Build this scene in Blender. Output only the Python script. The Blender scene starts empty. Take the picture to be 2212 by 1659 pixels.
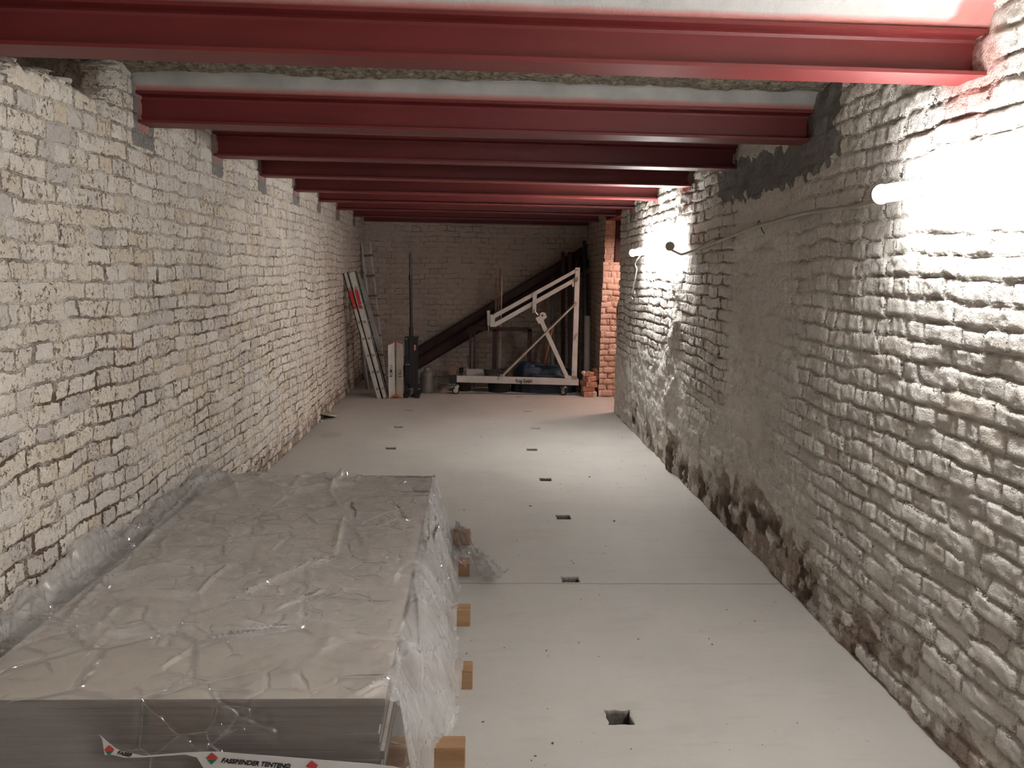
import bpy, bmesh, math, random
import numpy as np
from mathutils import Vector, Matrix
random.seed(7)
SC = bpy.context.scene
COL = SC.collection
PI = math.pi

# ------------------------------------------------------------------ camera
W, H = 2212, 1659
FPX, YAW, PITCH, ROLL, CAMZ = 1777.0, 0.0471, 0.1377, 0.0198, 1.62
def cam_axes():
    cy, sy, cp, sp = math.cos(YAW), math.sin(YAW), math.cos(PITCH), math.sin(PITCH)
    f = Vector((sy*cp, cy*cp, -sp)); r = Vector((cy, -sy, 0)); u = r.cross(f)
    cr, sr = math.cos(ROLL), math.sin(ROLL)
    return cr*r+sr*u, -sr*r+cr*u, f
CR, CU, CF = cam_axes()
cd = bpy.data.cameras.new('camera'); cam = bpy.data.objects.new('camera', cd); COL.objects.link(cam)
cd.sensor_fit = 'HORIZONTAL'; cd.sensor_width = 36.0; cd.lens = FPX/W*36.0
cd.clip_start = 0.05; cd.clip_end = 60
M3 = Matrix((CR, CU, -CF)).transposed()
cam.matrix_world = Matrix.Translation((0, 0, CAMZ)) @ M3.to_4x4()
SC.camera = cam
def at(x, y, X=None, Y=None, Z=None):
    """the point of the real plane X=, Y= or Z= that the photograph shows at (x, y)"""
    d = CF + CR*((x-W/2)/FPX) - CU*((y-H/2)/FPX)
    if X is not None: t = X/d.x
    elif Y is not None: t = Y/d.y
    else: t = (Z-CAMZ)/d.z
    return Vector((0, 0, CAMZ)) + d*t

# ------------------------------------------------------------------ world, light, exposure
w = bpy.data.worlds.new('world'); SC.world = w; w.use_nodes = True
w.node_tree.nodes['Background'].inputs[0].default_value = (0.9, 0.93, 1, 1)
w.node_tree.nodes['Background'].inputs[1].default_value = 0.02
SC.view_settings.view_transform = 'Standard'; SC.view_settings.look = 'None'
SC.view_settings.gamma = 1.0; SC.view_settings.use_curve_mapping = False
SC.view_settings.exposure = 1.60
TUBE1, TUBE2 = 42.0, 66.0              # radiance of the two tubes
TUBE_COL = (1.0, 0.985, 0.96)
def area(name, loc, size, power, col, rot=(0, 0, 0)):
    l = bpy.data.lights.new(name, 'AREA'); l.shape = 'RECTANGLE'; l.size, l.size_y = size
    l.energy = power; l.color = col
    o = bpy.data.objects.new(name, l); COL.objects.link(o); o.location = loc; o.rotation_euler = rot
    return o
# lamp of the side room behind the opening, and an added unseen fill light by the right wall, beside the camera
area('side_room_light', (2.35, 9.95, 2.05), (0.5, 0.3), 12, (1.0, 0.70, 0.60))
area('rear_fill_light', (1.50, 0.3, 1.93), (0.06, 1.5), 17, (1.0, 0.985, 0.96), (0, PI/2, 0))
cy = SC.cycles
cy.use_denoising = True
cy.use_adaptive_sampling = True; cy.adaptive_threshold = 0.18
cy.max_bounces = 8; cy.diffuse_bounces = 6; cy.glossy_bounces = 3; cy.transmission_bounces = 4
cy.transparent_max_bounces = 10; cy.sample_clamp_indirect = 25.0; cy.caustics_reflective = False; cy.caustics_refractive = False

# ------------------------------------------------------------------ helpers
def tag(o, label=None, cat=None, group=None, kind=None):
    if label: o['label'] = label
    if cat: o['category'] = cat
    if group: o['group'] = group
    if kind: o['kind'] = kind
    return o
def empty(name, loc, label, cat, group=None, rz=0.0):
    o = bpy.data.objects.new(name, None); COL.objects.link(o); o.location = loc
    o.rotation_euler = (0, 0, rz); o.empty_display_size = 0.05
    return tag(o, label, cat, group)
class MB:
    """collects shapes, links them as one mesh object"""
    def __init__(s): s.bm = bmesh.new()
    def box(s, c, d, rot=None, bev=0.0, seg=1):
        g = bmesh.ops.create_cube(s.bm, size=1.0)['verts']
        bmesh.ops.scale(s.bm, vec=d, verts=g)
        if bev:
            e = list({e for v in g for e in v.link_edges})
            r = bmesh.ops.bevel(s.bm, geom=e, offset=bev, segments=seg, affect='EDGES', profile=0.5)
            g = list({v for f in r['faces'] for v in f.verts} | {v for v in g if v.is_valid})
        if rot is not None: bmesh.ops.rotate(s.bm, cent=(0, 0, 0), matrix=rot, verts=g)
        bmesh.ops.translate(s.bm, vec=c, verts=g)
        return s
    def b2(s, a, b, bev=0.0):
        a, b = Vector(a), Vector(b)
        return s.box((a+b)/2, [abs(x) for x in (b-a)], bev=bev)
    def bar(s, p, q, w, d, up=(0, 1, 0), bev=0.0):
        """rectangular bar from p to q, w wide across, d deep along up"""
        p, q = Vector(p), Vector(q); z = (q-p); L = z.length; z.normalize()
        y = Vector(up); y = (y - z*y.dot(z)).normalized(); x = y.cross(z)
        return s.box((p+q)/2, (w, d, L), Matrix((x, y, z)).transposed(), bev)
    def tube(s, pts, r, n=10, cap=True):
        pts = [Vector(p) for p in pts]; rings = []; pv = None
        rs = r if isinstance(r, (list, tuple)) else [r]*len(pts)
        for i, p in enumerate(pts):
            t = (pts[min(i+1, len(pts)-1)]-pts[max(i-1, 0)])
            if t.length < 1e-9: t = Vector((0, 0, 1))
            t.normalize()
            if pv is None: pv = t.orthogonal().normalized()
            pv = (pv - t*pv.dot(t)).normalized(); b = t.cross(pv)
            rings.append([s.bm.verts.new(p+(pv*math.cos(2*PI*k/n)+b*math.sin(2*PI*k/n))*rs[i]) for k in range(n)])
        for a, b in zip(rings, rings[1:]):
            for k in range(n): s.bm.faces.new((a[k], a[(k+1) % n], b[(k+1) % n], b[k]))
        if cap: s.bm.faces.new(rings[0][::-1]); s.bm.faces.new(rings[-1])
        return s
    def prism(s, pts, vec):
        """polygon pts (coplanar 3-D) extruded by vec"""
        a = [s.bm.verts.new(p) for p in pts]; b = [s.bm.verts.new(Vector(p)+Vector(vec)) for p in pts]
        n = len(pts); s.bm.faces.new(a); s.bm.faces.new(b[::-1])
        for k in range(n): s.bm.faces.new((a[k], b[k], b[(k+1) % n], a[(k+1) % n]))
        return s
    def lathe(s, c, prof, n=24, axis='Z'):
        rings = []
        for r, z in prof:
            ring = []
            for k in range(n):
                a = 2*PI*k/n; v = Vector((r*math.cos(a), r*math.sin(a), z))
                if axis == 'Y': v = Vector((v.x, v.z, v.y))
                if axis == 'X': v = Vector((v.z, v.x, v.y))
                ring.append(s.bm.verts.new(Vector(c)+v))
            rings.append(ring)
        for a, b in zip(rings, rings[1:]):
            for k in range(n): s.bm.faces.new((a[k], a[(k+1) % n], b[(k+1) % n], b[k]))
        s.bm.faces.new(rings[0][::-1]); s.bm.faces.new(rings[-1])
        return s
    def build(s, name, mat, parent=None, smooth=False):
        bmesh.ops.recalc_face_normals(s.bm, faces=s.bm.faces)
        me = bpy.data.meshes.new(name); s.bm.to_mesh(me); s.bm.free()
        if smooth:
            for p in me.polygons: p.use_smooth = True
            try: me.set_sharp_from_angle(angle=math.radians(40))
            except Exception: pass
        o = bpy.data.objects.new(name, me); COL.objects.link(o)
        if mat: me.materials.append(mat)
        if parent:
            o.parent = parent
            # points are written in world coordinates: undo the parents' placement
            m = Matrix.Identity(4); p = parent; chain = []
            while p: chain.append(p); p = p.parent
            for p in reversed(chain): m = m @ p.matrix_basis
            me.transform(m.inverted())
        return o
def grid_mesh(name, P, mat, attrs=None, smooth=True, flip=False):
    """P: (n, m, 3) array of points -> one mesh"""
    n, m = P.shape[:2]
    me = bpy.data.meshes.new(name)
    idx = np.arange(n*m).reshape(n, m)
    q = np.stack([idx[:-1, :-1], idx[1:, :-1], idx[1:, 1:], idx[:-1, 1:]], -1).reshape(-1, 4)
    if flip: q = q[:, ::-1]
    me.vertices.add(n*m); me.vertices.foreach_set('co', P.reshape(-1).astype(np.float32))
    me.loops.add(q.size); me.loops.foreach_set('vertex_index', np.ascontiguousarray(q).reshape(-1).astype(np.int32))
    me.polygons.add(len(q)); me.polygons.foreach_set('loop_start', (np.arange(len(q))*4).astype(np.int32))
    try: me.polygons.foreach_set('loop_total', np.full(len(q), 4, np.int32))
    except Exception: pass
    me.update(calc_edges=True)
    if smooth: me.polygons.foreach_set('use_smooth', np.ones(len(q), bool))
    for k, A in (attrs or {}).items():
        a = me.attributes.new(k, 'FLOAT_VECTOR', 'POINT'); a.data.foreach_set('vector', A.reshape(-1).astype(np.float32))
    me.validate(); me.update()
    o = bpy.data.objects.new(name, me); COL.objects.link(o); me.materials.append(mat)
    return o
def vn(x, y, s, seed=0):
    """smooth value noise 0..1, feature size s metres"""
    r = np.random.RandomState(seed); T = r.rand(256, 256)
    x = np.asarray(x, float)/s+37.3; y = np.asarray(y, float)/s+91.7
    xi = np.floor(x).astype(int); yi = np.floor(y).astype(int); fx = x-xi; fy = y-yi
    fx = fx*fx*(3-2*fx); fy = fy*fy*(3-2*fy); xi &= 255; yi &= 255; x1 = (xi+1) & 255; y1 = (yi+1) & 255
    return (T[xi, yi]*(1-fx)+T[x1, yi]*fx)*(1-fy)+(T[xi, y1]*(1-fx)+T[x1, y1]*fx)*fy
def fbm(x, y, s, seed=0, o=4):
    v = 0; a = 1; t = 0
    for k in range(o): v = v+a*vn(x, y, s/2**k, seed+k*13); t += a; a *= .55
    return v/t
def sst(a, b, x):
    t = np.clip((x-a)/(b-a), 0, 1); return t*t*(3-2*t)

# ------------------------------------------------------------------ materials
class NT:
    def __init__(s, name):
        s.m = bpy.data.materials.new(name); s.m.use_nodes = True; s.t = s.m.node_tree; s.t.nodes.clear()
        s.out = s.t.nodes.new('ShaderNodeOutputMaterial')
    def n(s, typ, ins=None, **kw):
        nd = s.t.nodes.new('ShaderNode'+typ)
        for k, v in kw.items(): setattr(nd, k, v)
        for k, v in (ins or {}).items():
            i = nd.inputs[k]
            if isinstance(v, bpy.types.NodeSocket): s.t.links.new(v, i)
            else: i.default_value = v
        return nd
    def math(s, op, a, b=0.0, c=None, clamp=False):
        nd = s.t.nodes.new('ShaderNodeMath'); nd.operation = op; nd.use_clamp = clamp
        for k, v in enumerate((a, b) if c is None else (a, b, c)):
            if isinstance(v, bpy.types.NodeSocket): s.t.links.new(v, nd.inputs[k])
            else: nd.inputs[k].default_value = v
        return nd.outputs[0]
    def mix(s, f, a, b, blend='MIX'):
        nd = s.t.nodes.new('ShaderNodeMix'); nd.data_type = 'RGBA'; nd.blend_type = blend; nd.clamp_factor = True
        for k, v in ((0, f), (6, a), (7, b)):
            if isinstance(v, bpy.types.NodeSocket): s.t.links.new(v, nd.inputs[k])
            else: nd.inputs[k].default_value = v if k == 0 else (v if len(v) == 4 else (*v, 1))
        return nd.outputs[2]
    def ramp(s, f, stops, interp='LINEAR'):
        nd = s.t.nodes.new('ShaderNodeValToRGB'); cr = nd.color_ramp; cr.interpolation = interp
        while len(cr.elements) < len(stops): cr.elements.new(.5)
        for e, (p, c) in zip(cr.elements, stops):
            e.position = p; e.color = (*c, 1) if isinstance(c, tuple) else (c, c, c, 1)
        s.t.links.new(f, nd.inputs[0]); return nd.outputs[0]
    def noise(s, vec, scale, detail=4, rough=.55, dist=0.0):
        return s.n('TexNoise', {'Vector': vec, 'Scale': scale, 'Detail': detail, 'Roughness': rough, 'Distortion': dist}).outputs[0]
    def pos(s, k='Object'): return s.n('TexCoord').outputs[k]
    def bump(s, h, strength, dist, normal=None):
        ins = {'Height': h, 'Strength': strength, 'Distance': dist}
        if normal: ins['Normal'] = normal
        return s.n('Bump', ins).outputs[0]
    def bsdf(s, col, rough=.8, metal=0.0, normal=None, spec=.5, **ex):
        ins = {'Base Color': col if not isinstance(col, tuple) else (*col[:3], 1), 'Roughness': rough, 'Metallic': metal, 'Specular IOR Level': spec}
        ins.update(ex)
        if normal: ins['Normal'] = normal
        b = s.n('BsdfPrincipled', ins); s.t.links.new(b.outputs[0], s.out.inputs[0]); return s.m
def mat_simple(name, col, rough=.6, metal=0.0, spec=.5, var=.12, bump=0.0, scale=8.0):
    """paint / metal / plastic with a little wear in colour and surface"""
    t = NT(name); p = t.pos(); n1 = t.noise(p, scale, 5); n2 = t.noise(p, scale*12, 3)
    d = tuple(c*(1-var*1.6) for c in col); l = tuple(min(1, c*(1+var)) for c in col)
    c = t.ramp(n1, [(.3, d), (.7, l)])
    nn = t.bump(n2, .3, bump) if bump else None
    r = t.math('MULTIPLY_ADD', n1, .2, max(.03, rough-.1))
    return t.bsdf(c, r, metal, nn, spec)

def wall_material(name, base, warm, grey, joint, chip, chip_amt, jdark, bumpd):
    t = NT(name); p = t.pos()
    bk = t.n('Attribute', attribute_name='bk'); mk = t.n('Attribute', attribute_name='mk'); m2 = t.n('Attribute', attribute_name='m2')
    wob = t.n('TexNoise', {'Vector': p, 'Scale': 26.0, 'Detail': 3.0, 'Roughness': .65}).outputs[1]
    wv = t.n('VectorMath', {0: wob, 1: (.5, .5, .5)}, operation='SUBTRACT').outputs[0]
    wv = t.n('VectorMath', {0: wv, 'Scale': .032}, operation='SCALE').outputs[0]
    sp = t.n('SeparateXYZ', {0: bk.outputs['Vector']})
    uv = t.n('CombineXYZ', {0: sp.outputs[0], 1: sp.outputs[1], 2: 0.0}).outputs[0]
    uvw = t.n('VectorMath', {0: uv, 1: wv}).outputs[0]
    br = t.n('TexBrick', {'Vector': uvw, 'Color1': (0, 0, 0, 1), 'Color2': (1, 1, 1, 1), 'Mortar': (.5, .5, .5, 1), 'Scale': 1.0,
                          'Mortar Size': .0075, 'Mortar Smooth': .55, 'Bias': 0.0, 'Brick Width': .25, 'Row Height': .077},
             offset=.5, offset_frequency=2, squash=.5, squash_frequency=2)
    tint = br.outputs[0]; jf = br.outputs[1]
    ms = t.n('SeparateXYZ', {0: mk.outputs['Vector']}); plaster, dark, spall = ms.outputs[0], ms.outputs[1], ms.outputs[2]
    m2s = t.n('SeparateXYZ', {0: m2.outputs['Vector']}); mort, red, raw = m2s.outputs[0], m2s.outputs[1], m2s.outputs[2]
    nL = t.noise(p, 1.4, 2); nM = t.noise(p, 9, 4, .6); nF = t.noise(p, 48, 4, .7, .6); nX = t.noise(p, 150, 2, .6)
    c = t.ramp(tint, [(0.0, grey), (.35, base), (.7, base), (1.0, warm)])
    c = t.mix(plaster, c, base)
    c = t.mix(t.math('MULTIPLY', t.ramp(nL, [(.35, 0.0), (.7, 1.0)]), .5), c, grey)
    c = t.mix(t.math('MULTIPLY', t.ramp(nM, [(.45, 0.0), (.75, 1.0)]), .55), c, warm)
    # joints: where the wash has not closed them
    jn = t.ramp(t.noise(p, 5, 3, .65), [(.34, 0.0), (.62, 1.0)])
    js = t.math('MULTIPLY', t.math('MULTIPLY', jf, sp.outputs[2]), t.math('MULTIPLY_ADD', jn, .75, .25))
    js = t.math('MULTIPLY', js, jdark, clamp=True)
    c = t.mix(js, c, joint)
    # chips: wash flaked off in small spots
    ch = t.math('MULTIPLY', t.ramp(nF, [(.555, 0.0), (.63, 1.0)]), t.ramp(nM, [(.36, 0.0), (.60, 1.0)]))
    ch = t.math('MULTIPLY', ch, t.math('ADD', chip_amt, t.math('MULTIPLY', spall, .8)), clamp=True)
    c = t.mix(ch, c, chip)
    # larger flaked areas, damp and spalls
    sn = t.math('ADD', spall, t.math('MULTIPLY', t.math('SUBTRACT', nM, .5), 1.1))
    sm = t.ramp(sn, [(.46, 0.0), (.72, 1.0)]); dk_ = t.ramp(spall, [(.85, 0.0), (.97, 1.0)])
    spc = t.ramp(nF, [(.3, tuple(x*.55 for x in chip)), (.5, chip), (.7, tuple(min(1, x*1.9) for x in chip))])
    c = t.mix(t.math('MULTIPLY', sm, .75), c, spc)
    c = t.mix(t.math('MULTIPLY', dk_, .85), c, t.ramp(nM, [(.4, tuple(x*.12 for x in chip)), (.62, tuple(x*.55 for x in chip))]))
    # grey bedding mortar and dark fresh cement
    mn = t.ramp(t.math('ADD', mort, t.math('MULTIPLY', t.math('SUBTRACT', nM, .5), .6)), [(.42, 0.0), (.55, 1.0)])
    c = t.mix(mn, c, t.ramp(nF, [(.3, (.20, .19, .175)), (.7, (.33, .31, .29))]))
    dn = t.ramp(t.math('ADD', dark, t.math('MULTIPLY', t.math('SUBTRACT', nM, .5), .55)), [(.44, 0.0), (.52, 1.0)])
    c = t.mix(dn, c, t.ramp(nM, [(.3, (.20, .196, .19)), (.7, (.30, .295, .285))]))
    # unpainted red brick
    rw = t.ramp(tint, [(0, (.62, .40, .31)), (.5, (.70, .47, .38)), (1, (.78, .57, .48))])
    rw = t.mix(t.math('MULTIPLY', jf, .35), rw, (.55, .42, .35))
    rw = t.mix(t.math('MULTIPLY', ch, .5), rw, (.30, .12, .07))
    c = t.mix(raw, c, rw)
    rs = t.ramp(t.math('ADD', red, t.math('MULTIPLY', t.math('SUBTRACT', nM, .5), .5)), [(.25, 0.0), (.9, 1.0)])
    c = t.mix(t.math('MULTIPLY', rs, .6), c, (.55, .20, .17))
    h = t.math('MULTIPLY', nF, .55)
    h = t.math('ADD', h, t.math('MULTIPLY', nX, .18))
    h = t.math('ADD', h, t.math('MULTIPLY', js, -.9))
    h = t.math('ADD', h, t.math('MULTIPLY', t.math('ADD', ch, sm), -.35))
    nn = t.bump(h, 1.0, bumpd)
    return t.bsdf(c, .92, 0, nn, .15)

M = {}
M['wall_left'] = wall_material('whitewashed brick', (.79, .735, .66), (.70, .60, .46), (.57, .525, .49), (.16, .105, .075), (.24, .16, .115), 1.0, 1.35, .016)
M['wall_right'] = wall_material('rough whitewashed brick', (.78, .75, .705), (.68, .62, .55), (.60, .57, .54), (.24, .18, .14), (.33, .245, .19), .35, .62, .022)
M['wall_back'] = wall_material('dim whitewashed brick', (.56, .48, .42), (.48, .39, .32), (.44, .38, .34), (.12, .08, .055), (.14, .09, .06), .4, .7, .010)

t = NT('poured concrete'); p = t.pos()
n1 = t.noise(p, .9, 5, .6); n2 = t.noise(p, 7, 5, .6); n3 = t.noise(p, 60, 4, .6)
mp = t.n('Mapping', {'Vector': p, 'Scale': (2.5, 9, 1)}).outputs[0]; n4 = t.noise(mp, 1.3, 5, .65, .4)
c = t.ramp(n1, [(.3, (.425, .405, .378)), (.7, (.505, .482, .452))])
c = t.mix(t.math('MULTIPLY', t.ramp(n4, [(.52, 0.0), (.75, 1.0)]), .28), c, (.34, .30, .26))
c = t.mix(t.math('MULTIPLY', t.ramp(n2, [(.55, 0.0), (.8, 1.0)]), .25), c, (.60, .56, .50))
sx = t.n('SeparateXYZ', {0: p})
# damp round spot by the left wall
def blob(cx, cyy, rx, ry):
    a = t.math('DIVIDE', t.math('SUBTRACT', sx.outputs[0], cx), rx); b = t.math('DIVIDE', t.math('SUBTRACT', sx.outputs[1], cyy), ry)
    return t.math('SQRT', t.math('ADD', t.math('MULTIPLY', a, a), t.math('MULTIPLY', b, b)))
bl = t.ramp(t.math('ADD', blob(-1.37, 7.9, .16, .2), t.math('MULTIPLY', n2, .35)), [(.75, 1.0), (1.1, 0.0)])
c = t.mix(t.math('MULTIPLY', bl, .5), c, (.33, .29, .24))
# day joint between two pours
wy = t.math('ADD', sx.outputs[1], t.math('MULTIPLY', t.math('SUBTRACT', t.noise(p, 2.2, 3), .5), .05))
jd = t.math('ABSOLUTE', t.math('SUBTRACT', wy, 4.105))
jl = t.ramp(jd, [(.0, 1.0), (.009, 0.0)])
jx = t.ramp(sx.outputs[0], [(0.0, 1.0), (1.0, 1.0)])
c = t.mix(t.math('MULTIPLY', jl, .75), c, (.16, .14, .12))
dd = t.ramp(t.noise(p, 26, 2, .5), [(.73, 0.0), (.76, 1.0)])
c = t.mix(t.math('MULTIPLY', dd, .35), c, (.2, .17, .14))
# dusty mortar along the walls' feet, darker colour below floor level in the pockets
dz = t.ramp(t.math('MULTIPLY', sx.outputs[2], -1.0), [(.004, 0.0), (.02, 1.0)])
c = t.mix(dz, c, t.ramp(n3, [(.35, (.10, .09, .075)), (.65, (.22, .20, .17))]))
h = t.math('ADD', t.math('MULTIPLY', n2, .5), t.math('MULTIPLY', n3, .2)); h = t.math('SUBTRACT', h, t.math('MULTIPLY', jl, 1.0))
M['floor'] = t.bsdf(c, t.math('MULTIPLY_ADD', n2, .25, .5), 0, t.bump(h, .5, .004), .28)

t = NT('rough ceiling concrete'); p = t.pos(); m2 = t.n('Attribute', attribute_name='m2'); m2s = t.n('SeparateXYZ', {0: m2.outputs['Vector']})
nF = t.noise(p, 34, 5, .7, .5); nM = t.noise(p, 6, 4); vo = t.n('TexVoronoi', {'Vector': p, 'Scale': 55.0}).outputs[1]
c = t.ramp(nF, [(.3, (.10, .08, .06)), (.5, (.34, .30, .23)), (.7, (.55, .50, .42))])
c = t.mix(.5, c, t.mix(1.0, c, t.ramp(vo, [(.1, .3), (.8, 1.0)]), 'MULTIPLY'))
mn = t.ramp(t.math('ADD', m2s.outputs[0], t.math('MULTIPLY', t.math('SUBTRACT', nM, .5), .5)), [(.42, 0.0), (.5, 1.0)])
c = t.mix(mn, c, t.ramp(nM, [(.3, (.33, .33, .32)), (.7, (.46, .46, .45))]))
rs = t.ramp(t.math('ADD', m2s.outputs[1], t.math('MULTIPLY', t.math('SUBTRACT', nM, .5), .4)), [(.3, 0.0), (.8, 1.0)])
c = t.mix(t.math('MULTIPLY', rs, .75), c, (.42, .09, .07))
hh = t.math('MULTIPLY', nF, t.math('SUBTRACT', 1.15, mn))
M['ceiling'] = t.bsdf(c, .95, 0, t.bump(hh, .9, .02), .1)

t = NT('red oxide primer'); p = t.pos(); mp = t.n('Mapping', {'Vector': p, 'Scale': (.5, 4, 4)}).outputs[0]
n1 = t.noise(mp, 3, 5, .6); n2 = t.noise(p, 90, 3)
c = t.ramp(n1, [(.3, (.125, .0135, .0135)), (.7, (.17, .020, .0195))])
M['primer'] = t.bsdf(c, t.math('MULTIPLY_ADD', n1, .2, .42), 0, t.bump(n2, .25, .002), .5)
M['dark_primer'] = mat_simple('dark oxide steel', (.045, .014, .013), .55, 0, .4, .3, .002)

def wood(name, a, b, scale=1.0):
    t = NT(name); p = t.pos(); mp = t.n('Mapping', {'Vector': p, 'Scale': (2*scale, 28*scale, 28*scale)}).outputs[0]
    n1 = t.noise(mp, 1.5, 6, .65, .8); n2 = t.noise(p, 5, 3)
    c = t.ramp(n1, [(.3, a), (.7, b)]); c = t.mix(t.math('MULTIPLY', n2, .3), c, tuple(x*.55 for x in a))
    return t.bsdf(c, .75, 0, t.bump(n1, .4, .003), .25)
M['timber'] = wood('sawn spruce', (.30, .165, .085), (.47, .30, .17))
M['old_wood'] = wood('dirty wood block', (.13, .075, .055), (.24, .15, .11))

t = NT('grey gypsum board'); p = t.pos(); mp = t.n('Mapping', {'Vector': p, 'Scale': (1.2, 3.5, 60)}).outputs[0]
n1 = t.noise(mp, 1.5, 5, .6); n2 = t.noise(p, 2.6, 5, .65, 1.2); n3 = t.noise(p, 120, 3)
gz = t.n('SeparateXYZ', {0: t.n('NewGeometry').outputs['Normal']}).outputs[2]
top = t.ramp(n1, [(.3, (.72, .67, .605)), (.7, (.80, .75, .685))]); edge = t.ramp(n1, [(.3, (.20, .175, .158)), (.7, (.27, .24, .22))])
c = t.mix(t.ramp(gz, [(.93, 0.0), (.98, 1.0)]), edge, top)  # grey edge faces darkened, shade of the stack front is in the colour
c = t.mix(t.math('MULTIPLY', t.ramp(n2, [(.56, 0.0), (.78, 1.0)]), .55), c, (.27, .20, .14))
M['board'] = t.bsdf(c, .85, 0, t.bump(n3, .3, .001), .2)

# clear polythene: thin film, see-through, a little milky, glossy
t = NT('polythene film'); p = t.pos(); d = t.n('Attribute', attribute_name='mk'); ds = t.n('SeparateXYZ', {0: d.outputs['Vector']})
n1 = t.noise(p, 16, 4, .6, 1.5); n2 = t.noise(p, 5, 4, .6, 1.0)
lw = t.n('LayerWeight', {'Blend': .3}).outputs['Facing']
ve = t.n('TexVoronoi', {'Vector': t.n('VectorMath', {0: p, 1: (.3, .1, 0)}).outputs[0], 'Scale': 9.0}, feature='DISTANCE_TO_EDGE').outputs[0]
wv = t.n('TexNoise', {'Vector': p, 'Scale': 6.0, 'Detail': 2.0}).outputs[1]; pw = t.n('VectorMath', {0: wv, 1: (.05, .05, .05)}, operation='MULTIPLY').outputs[0]
pw = t.n('VectorMath', {0: p, 1: pw}).outputs[0]
def cr_(scale, wdt, seed):
    q = t.n('VectorMath', {0: pw, 1: (seed, seed*.7, 0)}).outputs[0]
    e = t.n('TexVoronoi', {'Vector': q, 'Scale': scale, 'Randomness': 1.0}, feature='DISTANCE_TO_EDGE').outputs[0]
    l = t.ramp(e, [(0.0, 1.0), (wdt*.35, .45), (wdt, 0.0)])
    m = t.ramp(t.noise(q, scale*.45, 2), [(.48, 0.0), (.62, 1.0)])
    return t.math('MULTIPLY', l, m)
c1 = cr_(3.1, .05, 1.3); c2 = cr_(7.5, .07, 4.1); c3 = cr_(22.0, .12, 7.7)
v2 = t.n('TexVoronoi', {'Vector': pw, 'Scale': 30.0, 'Randomness': 1.0}, feature='F1').outputs[0]
zone = t.ramp(t.noise(p, 3.1, 3), [(.50, 0.0), (.66, 1.0)])
zz_ = t.math('ADD', t.math('MULTIPLY', zone, .6), ds.outputs[1], clamp=True)
crs = t.math('ADD', t.math('ADD', c1, t.math('MULTIPLY', c2, .35)), t.math('MULTIPLY', t.math('MULTIPLY', c3, .22), zz_))
hb = t.math('ADD', t.math('MULTIPLY', crs, 1.6), t.math('MULTIPLY', t.math('MULTIPLY', v2, zz_), .2)); hb = t.math('ADD', hb, t.math('MULTIPLY', n1, .09))
op = t.math('ADD', t.math('MULTIPLY', ds.outputs[0], t.math('MULTIPLY_ADD', n2, .7, .35)), t.math('MULTIPLY', lw, .08))
op = t.math('ADD', op, t.math('MULTIPLY', crs, .13), clamp=True)  # creases turned milky to imitate highlights along them
bn = t.bump(hb, 1.0, .024)
dirt = ds.outputs[2]; dc = t.mix(dirt, (.92, .90, .89), (.30, .22, .15)); op = t.math('ADD', op, t.math('MULTIPLY', dirt, .5), clamp=True)
dif = t.n('BsdfDiffuse', {'Color': dc}); tra = t.n('BsdfTransparent', {'Color': (.985, .98, .98, 1)})
trl = t.n('BsdfTranslucent', {'Color': (.84, .82, .81, 1)}); dm = t.n('MixShader', {0: .35, 1: dif.outputs[0], 2: trl.outputs[0]})
m1 = t.n('MixShader', {0: op, 1: tra.outputs[0], 2: dm.outputs[0]})
fr = t.n('Fresnel', {'IOR': 1.38, 'Normal': bn}); gl = t.n('BsdfGlossy', {'Color': (1, 1, 1, 1), 'Roughness': .09, 'Normal': bn})
f2 = t.math('MINIMUM', t.math('MULTIPLY', fr.outputs[0], t.math('MULTIPLY_ADD', crs, 5.0, .5)), .6)
m3 = t.n('MixShader', {0: f2, 1: m1.outputs[0], 2: gl.outputs[0]}); t.t.links.new(m3.outputs[0], t.out.inputs[0]); M['film'] = t.m

def emit(name, col, s):
    t = NT(name); e = t.n('Emission', {'Color': (*col, 1), 'Strength': s}); t.t.links.new(e.outputs[0], t.out.inputs[0]); return t.m
M['tube1'] = emit('lit tube near', TUBE_COL, TUBE1); M['tube2'] = emit('lit tube far', TUBE_COL, TUBE2)
t = NT('clear acrylic cover'); g = t.n('BsdfGlossy', {'Color': (1, 1, 1, 1), 'Roughness': .08}); tr = t.n('BsdfTransparent', {'Color': (.97, .97, .97, 1)})
f = t.n('Fresnel', {'IOR': 1.3}); mx = t.n('MixShader', {0: f.outputs[0], 1: tr.outputs[0], 2: g.outputs[0]}); t.t.links.new(mx.outputs[0], t.out.inputs[0]); M['acrylic'] = t.m
M['white_metal'] = mat_simple('white enamel', (.75, .73, .69), .4, 0, .5, .05)
M['cap'] = mat_simple('ivory plastic cap', (.34, .31, .27), .5, 0, .5, .08)
M['cable'] = mat_simple('grey cable sheath', (.52, .49, .44), .6, 0, .4, .1)
M['white_cable'] = mat_simple('white flex', (.72, .69, .63), .5, 0, .4, .05)
M['alu'] = mat_simple('brushed aluminium', (.62, .60, .57), .42, .75, .5, .1, .001, 20)
M['alu_dark'] = mat_simple('weathered aluminium', (.36, .35, .34), .5, .6, .5, .12)
M['red_sticker'] = mat_simple('red warning sticker', (.50, .03, .035), .45, 0, .5, .06)
M['black'] = mat_simple('black paint', (.012, .012, .014), .38, 0, .5, .15)
M['rubber'] = mat_simple('black rubber', (.018, .018, .018), .75, 0, .3, .2, .002)
M['crane'] = mat_simple('light grey crane paint', (.50, .485, .46), .5, .1, .5, .1, .001)
M['crane_rust'] = mat_simple('rusty grey paint', (.30, .22, .17), .7, .1, .4, .25, .001, 30)
M['steel'] = mat_simple('bright zinc steel', (.58, .56, .53), .3, .85, .5, .12)
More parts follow.
